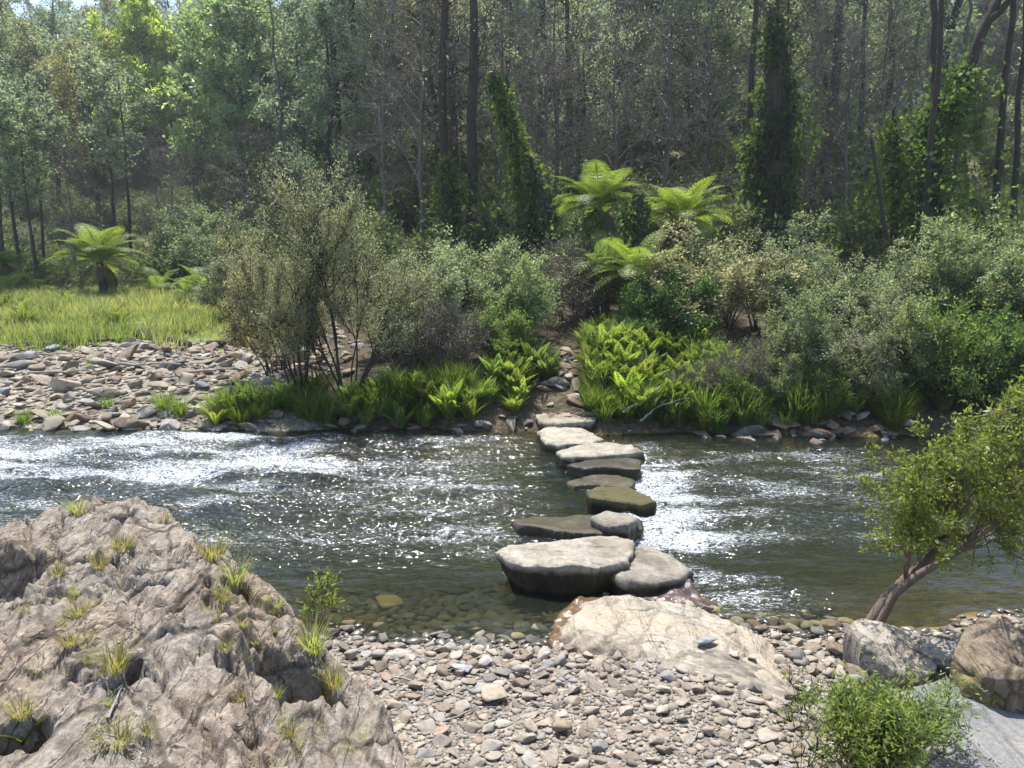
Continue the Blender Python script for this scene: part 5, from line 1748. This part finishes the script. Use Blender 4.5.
def build_understorey():
    r = np.random.default_rng(123)
    put_fern('fern_tall', 'tree_fern', 105, 252, 28.5, 'bright tree fern at the back of the grass clearing', s=1.0, tint=(1.2, 1.15, 1.1))
    put_fern('fern_mid', 'tree_fern', 8, 258, 30, 'dim tree fern among the thin trunks at the clearing edge', rz=1, s=0.6, tint=(0.7, 0.75, 0.7))
    put_fern('fern_tall', 'tree_fern', 594, 198, 18, 'central tree fern, highest crown behind the path', rz=2, s=0.68, tint=(1.15, 1.15, 1))
    put_fern('fern_tall', 'tree_fern', 678, 212, 17.5, 'tree fern with bright fronds beside the stout ivy stump', rz=3, s=0.66, tint=(1.2, 1.15, 1))
    put_fern('fern_mid', 'tree_fern', 640, 268, 15.5, 'low tree fern with a skirt of dead fronds above the bright clumps', rz=1, s=0.66, tint=(1.15, 1.1, 1))
    put_fern('fern_mid', 'tree_fern', 606, 262, 16.5, 'shaded tree fern just behind the low one with dead fronds', rz=2.2, s=0.62, tint=(0.8, 0.85, 0.8))
    put_fern('fern_mid', 'tree_fern', 655, 215, 19, 'smaller tree fern tucked behind the stout ivy stump', rz=0.4, s=0.6, tint=(.85, .9, .8))
    put_fern('fern_low', 'tree_fern', 690, 270, 17, 'fern crown peeping between the tree ferns and the brownish tea tree', rz=0.4, s=0.75)
    for i, (px, py, Y, s) in enumerate([(160, 292, 29, 1.0), (205, 280, 27, 1.0), (188, 290, 28, 0.8), (215, 292, 26, 0.9), (10, 290, 29, 0.9), (40, 288, 30, 0.8)]):
        put_fern('fern_low', 'ground_fern', px, py, Y, ['pale ground fern at the clearing edge next to the tree fern', 'green ground fern at the shady end of the clearing behind the tea tree', 'low fern between the two larger ground ferns', 'low fern under the edge of the tea tree crown', 'fern at the outer end of the clearing', 'fern under the thin trunks by the clearing'][i], rz=i * 1.3, s=s, cat='fern', group='ferns along the clearing edge')
    labs = 'bracken fern on the slope among the trunks'
    for i in range(46):
        px = r.uniform(540, 1040)
        Y = r.uniform(18, 34)
        p = at_depth(px, Y)
        s = r.uniform(0.7, 1.3)
        zone = 'behind the tree ferns' if px < 720 else 'round the ivy column' if px < 860 else 'below the sunlit slope'
        plant('bracken', 'bracken', PROTO['bracken'][1:2] if r.uniform() < 2 else None, p, f'bracken fern {zone}, one of several alike', 'fern', 'bracken ferns ' + zone, r.uniform(0, 6.28), s, 1.0, (1.1, 1.1, 1))
    # tea trees and shrubs
    tt = (1.0, 0.92, 0.75)
    put('tea_a', 'tea_tree', 350, 12.75, 3.75, 'multi stemmed grey green tea tree on the far bank, the taller of two', 'tea tree', tint=(.95, .93, .8), wide=0.82, rz=0.5)
    put('tea_a', 'tea_tree', 302, 12.9, 3.5, 'brownish green multi stemmed tea tree next to the rocky bank', 'tea tree', tint=(1.0, .93, .78), wide=0.8, rz=2.5)
    put('tea_b', 'tea_tree', 276, 14.5, 2.8, 'rusty tipped tea tree behind the pair, reaching over the rocky bank', 'tea tree', tint=(1.1, .95, .78), wide=0.85)
    S = [
        ('tea_b', 'shrub', 405, 14.5, 1.90, 'tall grey green shrub behind the taller tea tree', (1, 1, .9), .9),
        ('tea_c', 'shrub', 440, 15.0, 2.00, 'soft grey green shrub below the central trunk pair', (.95, .98, 1.0), .85),
        ('tea_c', 'shrub', 480, 15.5, 1.92, 'feathery pale green shrub in front of the central trunks', (1.1, 1.12, 1.12), .85),
        ('tea_c', 'shrub', 520, 15.0, 1.76, 'fresh green shrub at the foot of the leaning ivy trunk', (.9, 1.0, .8), .8),
        ('twiggy', 'shrub', 455, 13.8, 1.20, 'tangle of dead grey twigs below the soft shrubs', (1, 1, 1), 1.0),
        ('twiggy', 'shrub', 420, 14.0, 1.44, 'greyish dead brush between the tea tree and the tangle of twigs', (1, 1, 1), .9),
        ('twiggy', 'shrub', 575, 16.5, 2.00, 'brown twiggy brush beside the leaning ivy trunk', (1.1, .9, .8), .9),
        ('leafy', 'shrub', 500, 14.0, 0.96, 'small leafy bush at the top of the bright ferns by the path', (1.1, 1.1, .9), 1.0),
        ('leafy', 'shrub', 650, 14.6, 1.30, 'dark leafy bush above the bright fern slope', (.75, .9, .85), 1.2),
        ('leafy', 'shrub', 680, 14.8, 1.40, 'dark bluish leafy bush under the dead frond skirt', (.7, .9, .9), 1.1),
        ('tea_b', 'tea_tree', 715, 15.0, 2.60, 'brownish fine leaved tea tree with thin stems beside the bright ferns', (1.0, .9, .75), .75),
        ('tea_b', 'tea_tree', 762, 15.6, 2.60, 'brownish shrub tree between the thin stemmed tea tree and the ivy column', (.75, .8, .65), .8),
        ('tea_b', 'shrub', 812, 14.3, 2.27, 'grey green shrub mass at the foot of the ivy column', (.95, 1.05, .85), .9),
        ('tea_b', 'shrub', 862, 14.0, 2.34, 'pale tipped grey green shrub beneath the leaning pole', (1.15, 1.2, 1.0), .9),
        ('tea_b', 'shrub', 912, 14.5, 2.42, 'grey green shrub beneath the forked ivy tree', (.8, .95, .75), .9),
        ('tea_c', 'shrub', 962, 14.0, 2.49, 'tall olive grey shrub behind the leaning tree crown', (1.1, 1.15, .95), .95),
        ('tea_b', 'shrub', 1010, 14.0, 2.57, 'dense grey green shrub at the outer edge above the leaning tree', (.85, 1.0, .8), .95),
        ('tea_c', 'shrub', 1045, 13.0, 2.27, 'olive shrub cut by the picture edge above the leaning tree', (1, 1, .85), .95),
        ('twiggy', 'shrub', 745, 12.7, 1.20, 'low brush of bare brown sticks over the water beside the bright ferns', (1, .9, .8), 1.0),
        ('tea_c', 'shrub', 800, 12.9, 1.70, 'low dark shrub hanging above the heaped rocks', (.85, .9, .8), .9),
        ('tea_b', 'shrub', 848, 12.6, 1.90, 'low grey shrub with reaching twigs above the heaped rocks', (.95, .95, .9), .95),
        ('tea_c', 'shrub', 895, 12.8, 1.70, 'low pale green shrub next to the cream rock', (1.15, 1.2, .95), .9),
        ('leafy', 'shrub', 735, 12.5, 0.70, 'knee high leafy shrub over the water just beyond the fallen branch', (1.1, 1.1, .8), 1.0),
        ('tea_c', 'shrub', 775, 12.5, 0.95, 'small olive shrub hanging over the first of the heaped rocks', (1.05, 1.1, .9), .8),
        ('leafy', 'shrub', 820, 12.55, 0.80, 'small leafy shrub squeezed between the low dark shrub and the water', (1.2, 1.15, .9), .9),
        ('tea_c', 'shrub', 868, 12.4, 0.90, 'small pale shrub at the end of the heaped rocks', (1.1, 1.15, .95), .8),
        ('leafy', 'shrub', 940, 12.6, 1.50, 'fresh green bush behind the leaning tree crown', (1.1, 1.1, .9), 1.2),
        ('leafy', 'shrub', 1000, 12.4, 1.50, 'green bush low on the far bank at the outer edge', (.9, 1, .9), 1.2),
        ('twiggy', 'shrub', 700, 12.6, 0.90, 'brownish dead brush overhanging the water below the thin stemmed tea tree', (1, .85, .75), 1.1),
        ('tea_c', 'shrub', 185, 33, 3.20, 'round dark shrub behind the shady end of the clearing', (.8, .9, .8), 1.0),
        ('tea_c', 'shrub', 215, 31, 3.60, 'taller dark shrub behind the ground ferns', (.75, .85, .75), .8),
        ('tea_b', 'shrub', 235, 22, 2.60, 'grey shrub at the corner of the clearing behind the tea trees', (1, 1, .9), 1.0),
    ]
    for k, nm, px, Y, h, lab, tint, wd in S:
        put(k, nm, px, Y, h, lab, 'shrub' if nm == 'shrub' else 'tea tree', tint=tint, wide=1 / wd if wd else 1)
    # far undergrowth and slope bushes as one mass
    mw, ml = MB(), MB()
    arr = [PROTO['tea_c/a'], PROTO['leafy/a'], PROTO['twiggy/a']]
    und = []
    for k in range(4):
        und.append(shrub(np.random.default_rng(500 + k), 1.8, 2.6, stems=9, ntw=260, tw=0.5, lpt=7, ll=0.16, lw=0.07, clear=0.1, sr=0.015, sub=4, twr=0.006))
    for k in range(470):
        px = r.uniform(-80, 1120)
        Y = (31 if px < 330 else 19) + 38 * r.uniform(0, 1) ** 1.2
        p = at_depth(px, Y)
        s = r.uniform(0.5, 1.25)
        Mx = Matrix.Translation((p[0], p[1], p[2] - 0.1)) @ Matrix.Rotation(r.uniform(0, 6.28), 4, 'Z') @ Matrix.Scale(s, 4)
        w, l = und[r.integers(0, 4)]
        mw.append(w, np.array(Mx))
        l = (l[0], l[1], l[2], l[3].copy())
        l[3][:, 0] = np.clip(l[3][:, 0] * 0.6 + r.uniform(0, 0.6), 0, 1)
        ml.append(l, np.array(Mx))
    e = empty('undergrowth', (0, 40, 4))
    tag(e, 'tangled low undergrowth covering the forest floor between the trunks', 'undergrowth', kind='stuff')
    for nm, m_, mt in (('stems', mw, 'bark_grey'), ('foliage', ml, 'leaf_under')):
        o = m_.build(nm, M[mt], e)
        o.matrix_parent_inverse = Matrix.Translation((0, -40, -4))
        o['kind'] = 'stuff'
    # bright fern clumps on the bank
    G = [((588, 622), (12.8, 15.5), 34, 'on the path side of the fern slope', 'sword'), ((600, 650), (12.3, 15.2), 64, 'in the middle of the fern slope', 'sword'),
         ((650, 705), (12.4, 14.8), 60, 'on the fern slope towards the tea tree stems', 'sword'), ((495, 552), (12.4, 14.4), 26, 'beside the path opposite the fern slope', 'sword'),
         ((390, 495), (12.2, 13.2), 40, 'between the tea trees and the path', 'mix'), ((760, 830), (12.4, 13.4), 12, 'behind the heaped rocks', 'sword'),
         ((590, 700), (12.12, 12.7), 34, 'at the water edge under the fern slope', 'grass'), ((215, 390), (12.2, 12.9), 44, 'round the feet of the tea trees', 'mix'),
         ((880, 960), (12.3, 13.2), 8, 'behind the leaning tree', 'sword'), ((700, 900), (12.0, 12.45), 40, 'along the water line below the grey shrubs', 'grass'), ((695, 785), (12.35, 13.9), 52, 'under the thin stemmed tea tree', 'sword')]
    for (a, b), (y0, y1), n, zn, ty in G:
        for k in range(n):
            px, Y = r.uniform(a, b), r.uniform(y0, y1)
            p = at_depth(px, Y)
            if p[2] < 0.0: continue
            sw = (ty == 'sword' and r.uniform() < 0.8) or (ty == 'mix' and r.uniform() < 0.3)
            key = f'sword{r.integers(0, 4)}' if sw else f'lomandra{r.integers(0, 3)}'
            s = r.uniform(0.5, 1.1)
            g = r.choice([0.5, 0.7, 0.9, 1.0, 1.15]) * r.uniform(0.9, 1.1)
            if ty == 'mix': g *= 0.95
            plant(key, 'fern_clump' if sw else 'grass_clump', PROTO[key], p, f"{'bright green fern clump' if sw else 'arching strap leaved grass clump'} {zn}", 'fern' if sw else 'grass clump', ('fern clumps ' if sw else 'grass clumps ') + zn, r.uniform(0, 6.28), s, 1.0, (g * r.uniform(0.9, 1.12), g, g * r.uniform(0.7, 1.2)))
    # tufts on the rocky bank
    for i, (px, py, s, lab) in enumerate([(165, 412, 1.1, 'wide bright grass clump at the water end of the rocky bank'), (180, 416, 0.9, 'grass clump leaning on the wide bright one'), (24, 424, 0.7, 'small grass clump at the water line near the outer end of the rocky bank'),
                                          (55, 422, 0.6, 'smallest grass clump at the water line of the rocky bank'), (75, 345, 0.7, 'grass clump at the upper rim of the rocky bank'), (118, 342, 0.6, 'grass clump beside the driftwood logs'),
                                          (215, 410, 0.9, 'grass clump halfway between the wide bright one and the tea trees'), (232, 405, 0.9, 'tall grass clump nearest the tea tree feet'), (108, 408, 0.55, 'thin grass clump in the middle of the rocky bank foot'), (90, 368, 0.5, 'yellowish grass clump halfway up the rocky bank')]):
        P = march(px, py, gz, 8)
        plant('l', 'grass_clump', PROTO[f'lomandra{i % 3}'], P, lab, 'grass clump', 'grass clumps on the rocky bank', r.uniform(0, 6), s * 0.75, 1.0, (1.05, 1.05, 0.9))
    # grass clearing
    n = 52000
    px = r.uniform(-60, 275, n)
    Y = 16.6 + 13.5 * r.uniform(0, 1, n) ** 0.75
    z = np.full(n, 1.0)
    X = (px - 512) / FPX * (Y * cP + 1.8 * sP)
    z = gz(X, Y)
    keep = (Y - y_far(X)) > 5.0 + 1.8 * fbm(X * 0.8, Y * 0.8, seed=91)
    keep &= fbm(X * 1.1, Y * 0.8, o=3, seed=97) > r.uniform(-0.6, 0.05, n)
    X, Y, z = X[keep], Y[keep], z[keep]
    ht = 0.16 + 0.42 * np.clip(0.5 + 1.1 * fbm(X * 0.7, Y * 0.5, seed=90), 0, 1)
    mb = MB()
    m = len(X)
    dryness = np.clip(0.45 + 0.9 * fbm(X * 0.5, Y * 0.7, seed=93) + r.normal(0, 0.15, m), 0, 1)
    strips(mb, np.stack([X, Y, z - 0.02], -1), r.uniform(0, 6.28, m), ht * r.uniform(0.6, 1.3, m), 0.02 * r.uniform(0.7, 1.3, m), r, r.uniform(0.05, 0.5, m), r.uniform(0.2, 0.9, m), 2, rnd=dryness)
    o = mb.build('meadow_grass', M['grass'])
    tag(o, 'long sunlit yellow green grass filling the clearing behind the rocky bank', 'grass', kind='stuff')
    for i in range(26):
        p = at_depth(r.uniform(-20, 255), r.uniform(18.5, 30))
        g = r.uniform(0.6, 1.1)
        plant('l', 'grass_clump', PROTO[f'lomandra{i % 3}'] if i % 3 else PROTO[f'sword{i % 4}'], p, 'taller weedy clump standing out of the clearing grass', 'grass clump', 'weedy clumps in the clearing', r.uniform(0, 6), r.uniform(0.6, 1.3), 1.0, (g * 1.1, g, g * .9))
    # logs
    for i, (a, b, Y0, rd, lab) in enumerate([((136, 336), (190, 349), None, 0.11, 'dark driftwood log lying across the top of the rocky bank'), ((27, 346), (122, 341), None, 0.06, 'long pale log along the rim of the clearing'), ((207, 348), (248, 346), None, 0.09, 'short dark log near the tea tree crown'), ((165, 330), (196, 335), None, 0.07, 'small dark branch half hidden in the clearing grass')]):
        A, B = march(*a, gz, 8), march(*b, gz, 8)
        mb = MB()
        c = curve(np.zeros(3), B - A, r, 9, wob=0.03)
        tube(mb, c, np.linspace(rd, rd * 0.6, 9), 9, wob=0.15, r=r)
        o = mb.build('driftwood_log', M['bark_grey' if i == 1 else 'bark_dark'], smooth=True)
        o.location = A + np.array([0, 0, rd * 0.8])
        tag(o, lab, 'log')
    # dead branches by the water
    for pts, rd, lab in [([(628, 430), (650, 432), (680, 436), (705, 428), (720, 412)], 0.025, 'long bare fallen branch dipping to the water below the fern slope'), ([(622, 412), (645, 400), (662, 385)], 0.02, 'pale dead stick leaning in the fern slope'), ([(640, 420), (660, 405), (690, 398)], 0.018, 'thin dead stick crossing above the fallen branch')]:
        q = np.array([vpt(a, b, 12.0 + 0.08 * i) for i, (a, b) in enumerate(pts)])
        mb = MB()
        s = np.linspace(0, len(q) - 1, 14)
        Q = np.stack([np.interp(s, np.arange(len(q)), q[:, k]) for k in range(3)], -1) + r.normal(0, 0.012, (14, 3))
        tube(mb, Q - q[0], rd * np.linspace(1, 0.35, 14), 6)
        o = mb.build('fallen_branch', M['bark_pale'], smooth=True)
        o.location = q[0]
        tag(o, lab, 'branch')


def build_foreground_plants():
    r = np.random.default_rng(9)
    # leaning tree at the near right bank
    base = onz(868, 617, 0.22)
    mw, ml = MB(), MB()
    V = lambda px, py, dy=0.0: vpt(px, py, base[1] + dy) - base
    main = np.array([(0, 0, -0.1), V(885, 600), V(905, 580, 0.05), V(925, 562, 0.1), V(942, 545, 0.12)])
    tube(mw, main, np.array([0.047, 0.04, 0.035, 0.031, 0.026]), 9, wob=0.08, r=r)
    second = np.array([(0.03, -0.04, -0.1), V(895, 594, -0.05), V(918, 575, -0.1), V(945, 560, -0.1), V(965, 548, -0.15)])
    tube(mw, second, np.array([0.036, 0.031, 0.027, 0.022, 0.017]), 8, wob=0.08, r=r)
    skel = []
    ends = [(main[-1], [(900, 470), (925, 440), (885, 490), (950, 430), (940, 480), (912, 510), (960, 400), (985, 400), (980, 450), (905, 455)]),
            (second[-1], [(1000, 520), (1020, 490), (1040, 540), (990, 470), (1015, 440), (1030, 410), (1050, 470), (1010, 505), (1060, 500), (1040, 420)]),
            (main[2], [(872, 495), (885, 470), (880, 520), (915, 530), (895, 445)])]
    for b, pl in ends:
        for (px, py) in pl:
            p1 = V(px + (34 if px < 960 else 14), py + 18 if py < 500 else py - 6, r.uniform(-0.6, 0.6))
            c = curve(b, p1, r, 8, sag=0.04, wob=0.05)
            L = np.linalg.norm(p1 - b)
            tube(mw, c, 0.011 * (1 - np.linspace(0, 0.88, 8)), 5)
            skel.append((c[3:], 0.01, L))
            for q in range(7):
                s = c[r.integers(2, 8)]
                dd = unit((unit(c[-1] - c[0]) * 0.7 + rsph(r, 1)[0] * 0.9 + np.array([0, 0, 0.15]))[None])[0]
                c2 = curve(s, s + dd * L * r.uniform(0.25, 0.5), r, 5)
                tube(mw, c2, 0.007 * (1 - np.linspace(0, 0.8, 5)), 4)
                skel.append((c2, 0.005, L * 0.5))
    leafy(r, mw, ml, skel, 2700, 0.13, 8, 0.042, 0.016, 0.1, 0.9, 0.3, 0.0, 0.0022, 0.12, 0.6)
    e = empty('leaning_tree', base)
    tag(e, 'small olive leaved tree leaning over the river from a pale boulder', 'tree')
    mw.build('trunk', bark_mat('bark_tan', (0.085, 0.062, 0.045), (0.27, 0.21, 0.16), 14), e, True)
    o = ml.build('crown', M['leaf_bright'], e)
    o.color = (0.85, 0.8, 0.75, 1)
    # low bush in the corner
    b = onz(874, 780, 0.3)
    w, l = shrub(r, 0.50, 0.46, stems=20, ntw=900, tw=0.11, lpt=10, ll=0.036, lw=0.010, clear=0.1, sr=0.007, sub=7, base=0.06, up=0.55, twr=0.0015, low=0.45)
    e = plant('x', 'green_bush', [('stems', mesh_from('stems', w, M['bark_brown'], True)), ('foliage', mesh_from('foliage', l, M['leaf_bright']))], b, 'low bright green bush beside the smooth slab at the bottom corner', 'bush', tint=(1.05, 1.0, 1.2))
    w, l = shrub(r, 0.4, 0.36, stems=7, ntw=230, tw=0.12, lpt=9, ll=0.036, lw=0.010, clear=0.15, sr=0.005, sub=5, base=0.05, up=0.4, twr=0.0015, lean=(0.16, 0.05))
    plant('x', 'green_bush', [('stems', mesh_from('stems', w, M['bark_brown'], True)), ('foliage', mesh_from('foliage', l, M['leaf_green']))], onz(908, 768, 0.3), 'thin greyish bush spreading over the smooth slab from behind the low bright one', 'bush', tint=(1.4, 1.3, 1.5))
    # sapling at the water edge
    w, l = shrub(r, 0.42, 0.3, stems=4, ntw=70, tw=0.1, lpt=8, ll=0.035, lw=0.013, clear=0.3, sr=0.004, sub=3, base=0.02, lean=(0.06, 0))
    plant('x', 'sapling', [('stems', mesh_from('stems', w, M['bark_brown'], True)), ('foliage', mesh_from('foliage', l, M['leaf_bright']))], onz(318, 626, 0.05), 'spindly sapling at the water edge behind the outcrop', 'sapling', tint=(1, .95, .9))
    w, l = shrub(r, 0.3, 0.24, stems=6, ntw=60, tw=0.09, lpt=6, ll=0.026, lw=0.010, clear=0.2, sr=0.003, sub=3, base=0.03)
    plant('x', 'weed', [('stems', mesh_from('stems', w, M['bark_brown'], True)), ('foliage', mesh_from('foliage', l, M['leaf_green']))], onz(800, 715, 0.2), 'weedy sprig growing from the gravel by the end of the bedrock slab', 'weed', tint=(1.3, 1.2, 1))
    w, l = shrub(r, 0.28, 0.2, stems=5, ntw=45, tw=0.09, lpt=6, ll=0.026, lw=0.010, clear=0.2, sr=0.003, sub=3, base=0.03)
    plant('x', 'weed', [('stems', mesh_from('stems', w, M['bark_brown'], True)), ('foliage', mesh_from('foliage', l, M['leaf_green']))], onz(806, 768, 0.3), 'weedy sprig in the gravel touching the low bright green bush', 'weed', tint=(1.2, 1.2, 1))
    # plant on the brown boulder
    P = onz(990, 664, 0.42)
    plant('x', 'grass_tuft', PROTO['tuft0'], P, 'spiky grass tuft on the near face of the brown boulder', 'grass tuft', s=0.7, tint=(1, 1.05, 1))
    # tufts on the outcrop
    T = [(77, 512, .75, 0, 'dark green tuft on the far rim of the outcrop'), (122, 548, .8, 1, 'yellowish tuft in the crack under the outcrop peak'), (98, 568, .5, 1, 'dry flat tuft on the upper outcrop ledge'),
         (213, 556, .95, 1, 'tall yellow green tuft near the water side of the outcrop'), (235, 580, .85, 0, 'bright green tuft hanging on the outcrop edge over the water'), (60, 575, .55, 3, 'brown grass wisp on the upper outcrop shelf'),
         (80, 615, .65, 3, 'sparse dry tuft in the long outcrop crack'), (70, 645, .45, 1, 'small mossy tuft halfway down the long outcrop crack'), (115, 668, .75, 1, 'straw tipped tuft in the middle of the outcrop'),
         (215, 622, .45, 1, 'mossy tuft right of the outcrop notch'), (226, 650, .4, 3, 'low moss tuft above the deep hollow'), (312, 650, .9, 0, 'long bladed tuft bending over the deep hollow'),
         (335, 685, .65, 1, 'pale tuft on the outcrop below the deep hollow'), (245, 700, .5, 3, 'dry tuft under the deep hollow'), (118, 745, .75, 1, 'straw tuft at the lowest part of the outcrop'),
         (22, 715, .6, 1, 'yellow tuft in the hollow at the outer corner of the outcrop'), (278, 606, .4, 0, 'tiny broad leaved sprout on the outcrop edge'), (290, 735, .45, 3, 'mossy strip of grass near the bottom of the outcrop'),
         (145, 735, .4, 3, 'little dry wisp beside the lowest straw tuft'), (165, 520, .4, 1, 'little tuft by the outcrop peak')]
    for i, (px, py, s, k, lab) in enumerate(T):
        P = march(px, py, outcrop_z, 1.5, 9, 0.01)
        plant('x', 'grass_tuft', PROTO[f'tuft{k}'], P, lab, 'grass tuft', 'grass tufts on the outcrop', r.uniform(0, 6), s * 1.15, r.uniform(0.7, 1.1), (1.0, 1.0, 0.9))
    for (x0, y0, x1, y1, m) in ((55, 560, 118, 740, 11), (205, 545, 285, 740, 11), (255, 590, 345, 700, 8), (20, 590, 45, 700, 5)):
        for q in range(m):
            f = (q + r.uniform(0, 1)) / m
            P = march(x0 + (x1 - x0) * f + r.normal(0, 7), y0 + (y1 - y0) * f, outcrop_z, 1.5, 9, 0.01)
            plant('x', 'grass_tuft', PROTO[f'tuft{r.integers(0, 4)}'], P - np.array([0, 0, 0.01]), 'small mossy wisp of grass rooted along a seam of the outcrop', 'grass tuft', 'wisps of grass along the outcrop seams', r.uniform(0, 6), r.uniform(0.2, 0.5), r.uniform(0.5, 1.0), (1.0, 1.0, 0.8))
    P = march(22, 745, outcrop_z, 1.5, 9, 0.01)
    mb = MB()
    a = r.uniform(0, 6.28, 9)
    strips(mb, np.zeros((9, 3)), a, r.uniform(0.12, 0.2, 9), 0.028, r, 0.5, 0.5, 5)
    e = plant('x', 'leafy_weed', [('blades', mesh_from('blades', mb.arrays(), M['leaf_bright']))], P, 'broad bladed bright green weed in the corner hollow of the outcrop', 'weed')
    for (a, b, lab) in [((108, 722), (122, 690), 'pale dry stalk lying over the lowest crack of the outcrop'), ((225, 640), (248, 655), 'short pale stick lying above the deep hollow')]:
        A, B = march(*a, outcrop_z, 1.5, 9, 0.01), march(*b, outcrop_z, 1.5, 9, 0.01)
        mb = MB()
        tube(mb, curve(np.zeros(3), B - A, r, 6, wob=0.02), np.linspace(0.007, 0.003, 6), 6)
        o = mb.build('dry_stalk', M['bark_pale'], smooth=True)
        o.location = A + np.array([0, 0, 0.015])
        tag(o, lab, 'stick')


def build_sticks():
    r = np.random.default_rng(31)
    for i, (px, py, L, rd, az, lab) in enumerate([(470, 720, .35, .006, .4, 'thin bleached twig lying on the lower gravel bar'), (600, 700, .28, .005, 2.2, 'short dry twig on the gravel below the bedrock slab'), (420, 690, .4, .007, -.5, 'forked looking dry stick near the foot of the outcrop'),
                                                   (700, 735, .3, .005, 1.0, 'grey twig on the fine gravel towards the low bush'), (60, 380, 1.1, .03, .1, 'bleached branch lying among the rocks at the outer end of the rocky bank'), (150, 372, 1.4, .035, -.25, 'long bleached branch across the middle of the rocky bank'),
                                                   (215, 378, 1.0, .03, .5, 'grey branch on the rocks nearest the tea trees'), (100, 398, .9, .025, -.1, 'pale stick on the lower rocks of the rocky bank')]):
        P = march(px, py, gz, 2.5)
        mb = MB()
        d = np.array([math.cos(az), math.sin(az), 0.02]) * L
        c = curve(-d / 2, d / 2, r, 8, wob=0.07)
        tube(mb, c, rd * np.linspace(1, 0.4, 8), 6)
        k = c[4]
        tube(mb, curve(k, k + np.array([d[1], -d[0], 0.1 * L]) * 0.3 + d * 0.2, r, 4), rd * 0.6 * np.linspace(1, 0.4, 4), 5)
        o = mb.build('dry_branch', M['bark_pale'], smooth=True)
        o.location = P + np.array([0, 0, 0.035 if L < 0.5 else 0.16])
        tag(o, lab, 'branch')


# ------------------------------------------------------------------ light, air, camera
SUN_EL, SUN_AZ = math.radians(68), math.radians(-14)   # azimuth from +Y, negative = left


def build_light():
    w = bpy.data.worlds.new('World')
    sc.world = w
    w.use_nodes = True
    nt = w.node_tree
    nt.nodes.clear()
    out = nt.nodes.new('ShaderNodeOutputWorld')
    bg = nt.nodes.new('ShaderNodeBackground')
    sky = nt.nodes.new('ShaderNodeTexSky')
    sky.sky_type = 'NISHITA'
    sky.sun_disc = False
    sky.sun_elevation = SUN_EL
    sky.sun_rotation = SUN_AZ
    bg.inputs['Strength'].default_value = 0.15
    nt.links.new(sky.outputs[0], bg.inputs[0])
    nt.links.new(bg.outputs[0], out.inputs[0])
    L = bpy.data.lights.new('sun', 'SUN')
    L.energy = 5.0
    L.angle = math.radians(0.53)
    L.color = (1.0, 0.965, 0.905)
    o = bpy.data.objects.new('sun', L)
    COL.objects.link(o)
    d = Vector((math.sin(SUN_AZ) * math.cos(SUN_EL), math.cos(SUN_AZ) * math.cos(SUN_EL), math.sin(SUN_EL)))
    o.rotation_euler = d.to_track_quat('Z', 'Y').to_euler()
    o.location = (0, 0, 60)


def build_haze():
    mb = MB()
    x0, x1, y0, y1, z0, z1 = -320, 320, -70, 440, -3, 60
    V = [(x, y, z) for z in (z0, z1) for y in (y0, y1) for x in (x0, x1)]
    F = [(0, 2, 3, 1), (4, 5, 7, 6), (0, 1, 5, 4), (2, 6, 7, 3), (0, 4, 6, 2), (1, 3, 7, 5)]
    mb.add(V, F)
    N = NT('haze')
    p = N.n('ShaderNodeVolumePrincipled', Density=0.0007)
    p.inputs['Color'].default_value = (0.86, 0.92, 1.0, 1)
    p.inputs['Anisotropy'].default_value = 0.35
    N.t.links.new(p.outputs[0], N.out.inputs['Volume'])
    o = mb.build('haze', N.m)
    tag(o, 'thin bluish air between the riverbank and the far hillside', 'haze', kind='stuff')


def build_camera():
    c = bpy.data.cameras.new('camera')
    c.sensor_width = 36
    c.lens = FPX / 1024 * 36
    c.clip_end = 3000
    c.clip_start = 0.05
    o = bpy.data.objects.new('camera', c)
    COL.objects.link(o)
    o.location = CAM
    o.rotation_euler = (math.pi / 2 - PITCH, 0, 0)
    sc.camera = o


build_light()
build_camera()
build_ground()
build_water()
build_outcrop()
build_stones()
build_pebbles()
build_bank_rocks()
make_protos()
build_trees()
build_ivy()
build_understorey()
build_foreground_plants()
build_sticks()
build_haze()
vs = sc.view_settings
vs.view_transform = 'Standard'
vs.look = 'None'
vs.exposure = 1.0
vs.gamma = 1
sc.cycles.use_denoising = True
sc.cycles.max_bounces = 8
sc.cycles.transparent_max_bounces = 12
sc.cycles.diffuse_bounces = 4
sc.cycles.glossy_bounces = 3
sc.cycles.volume_bounces = 0
sc.cycles.sample_clamp_indirect = 6
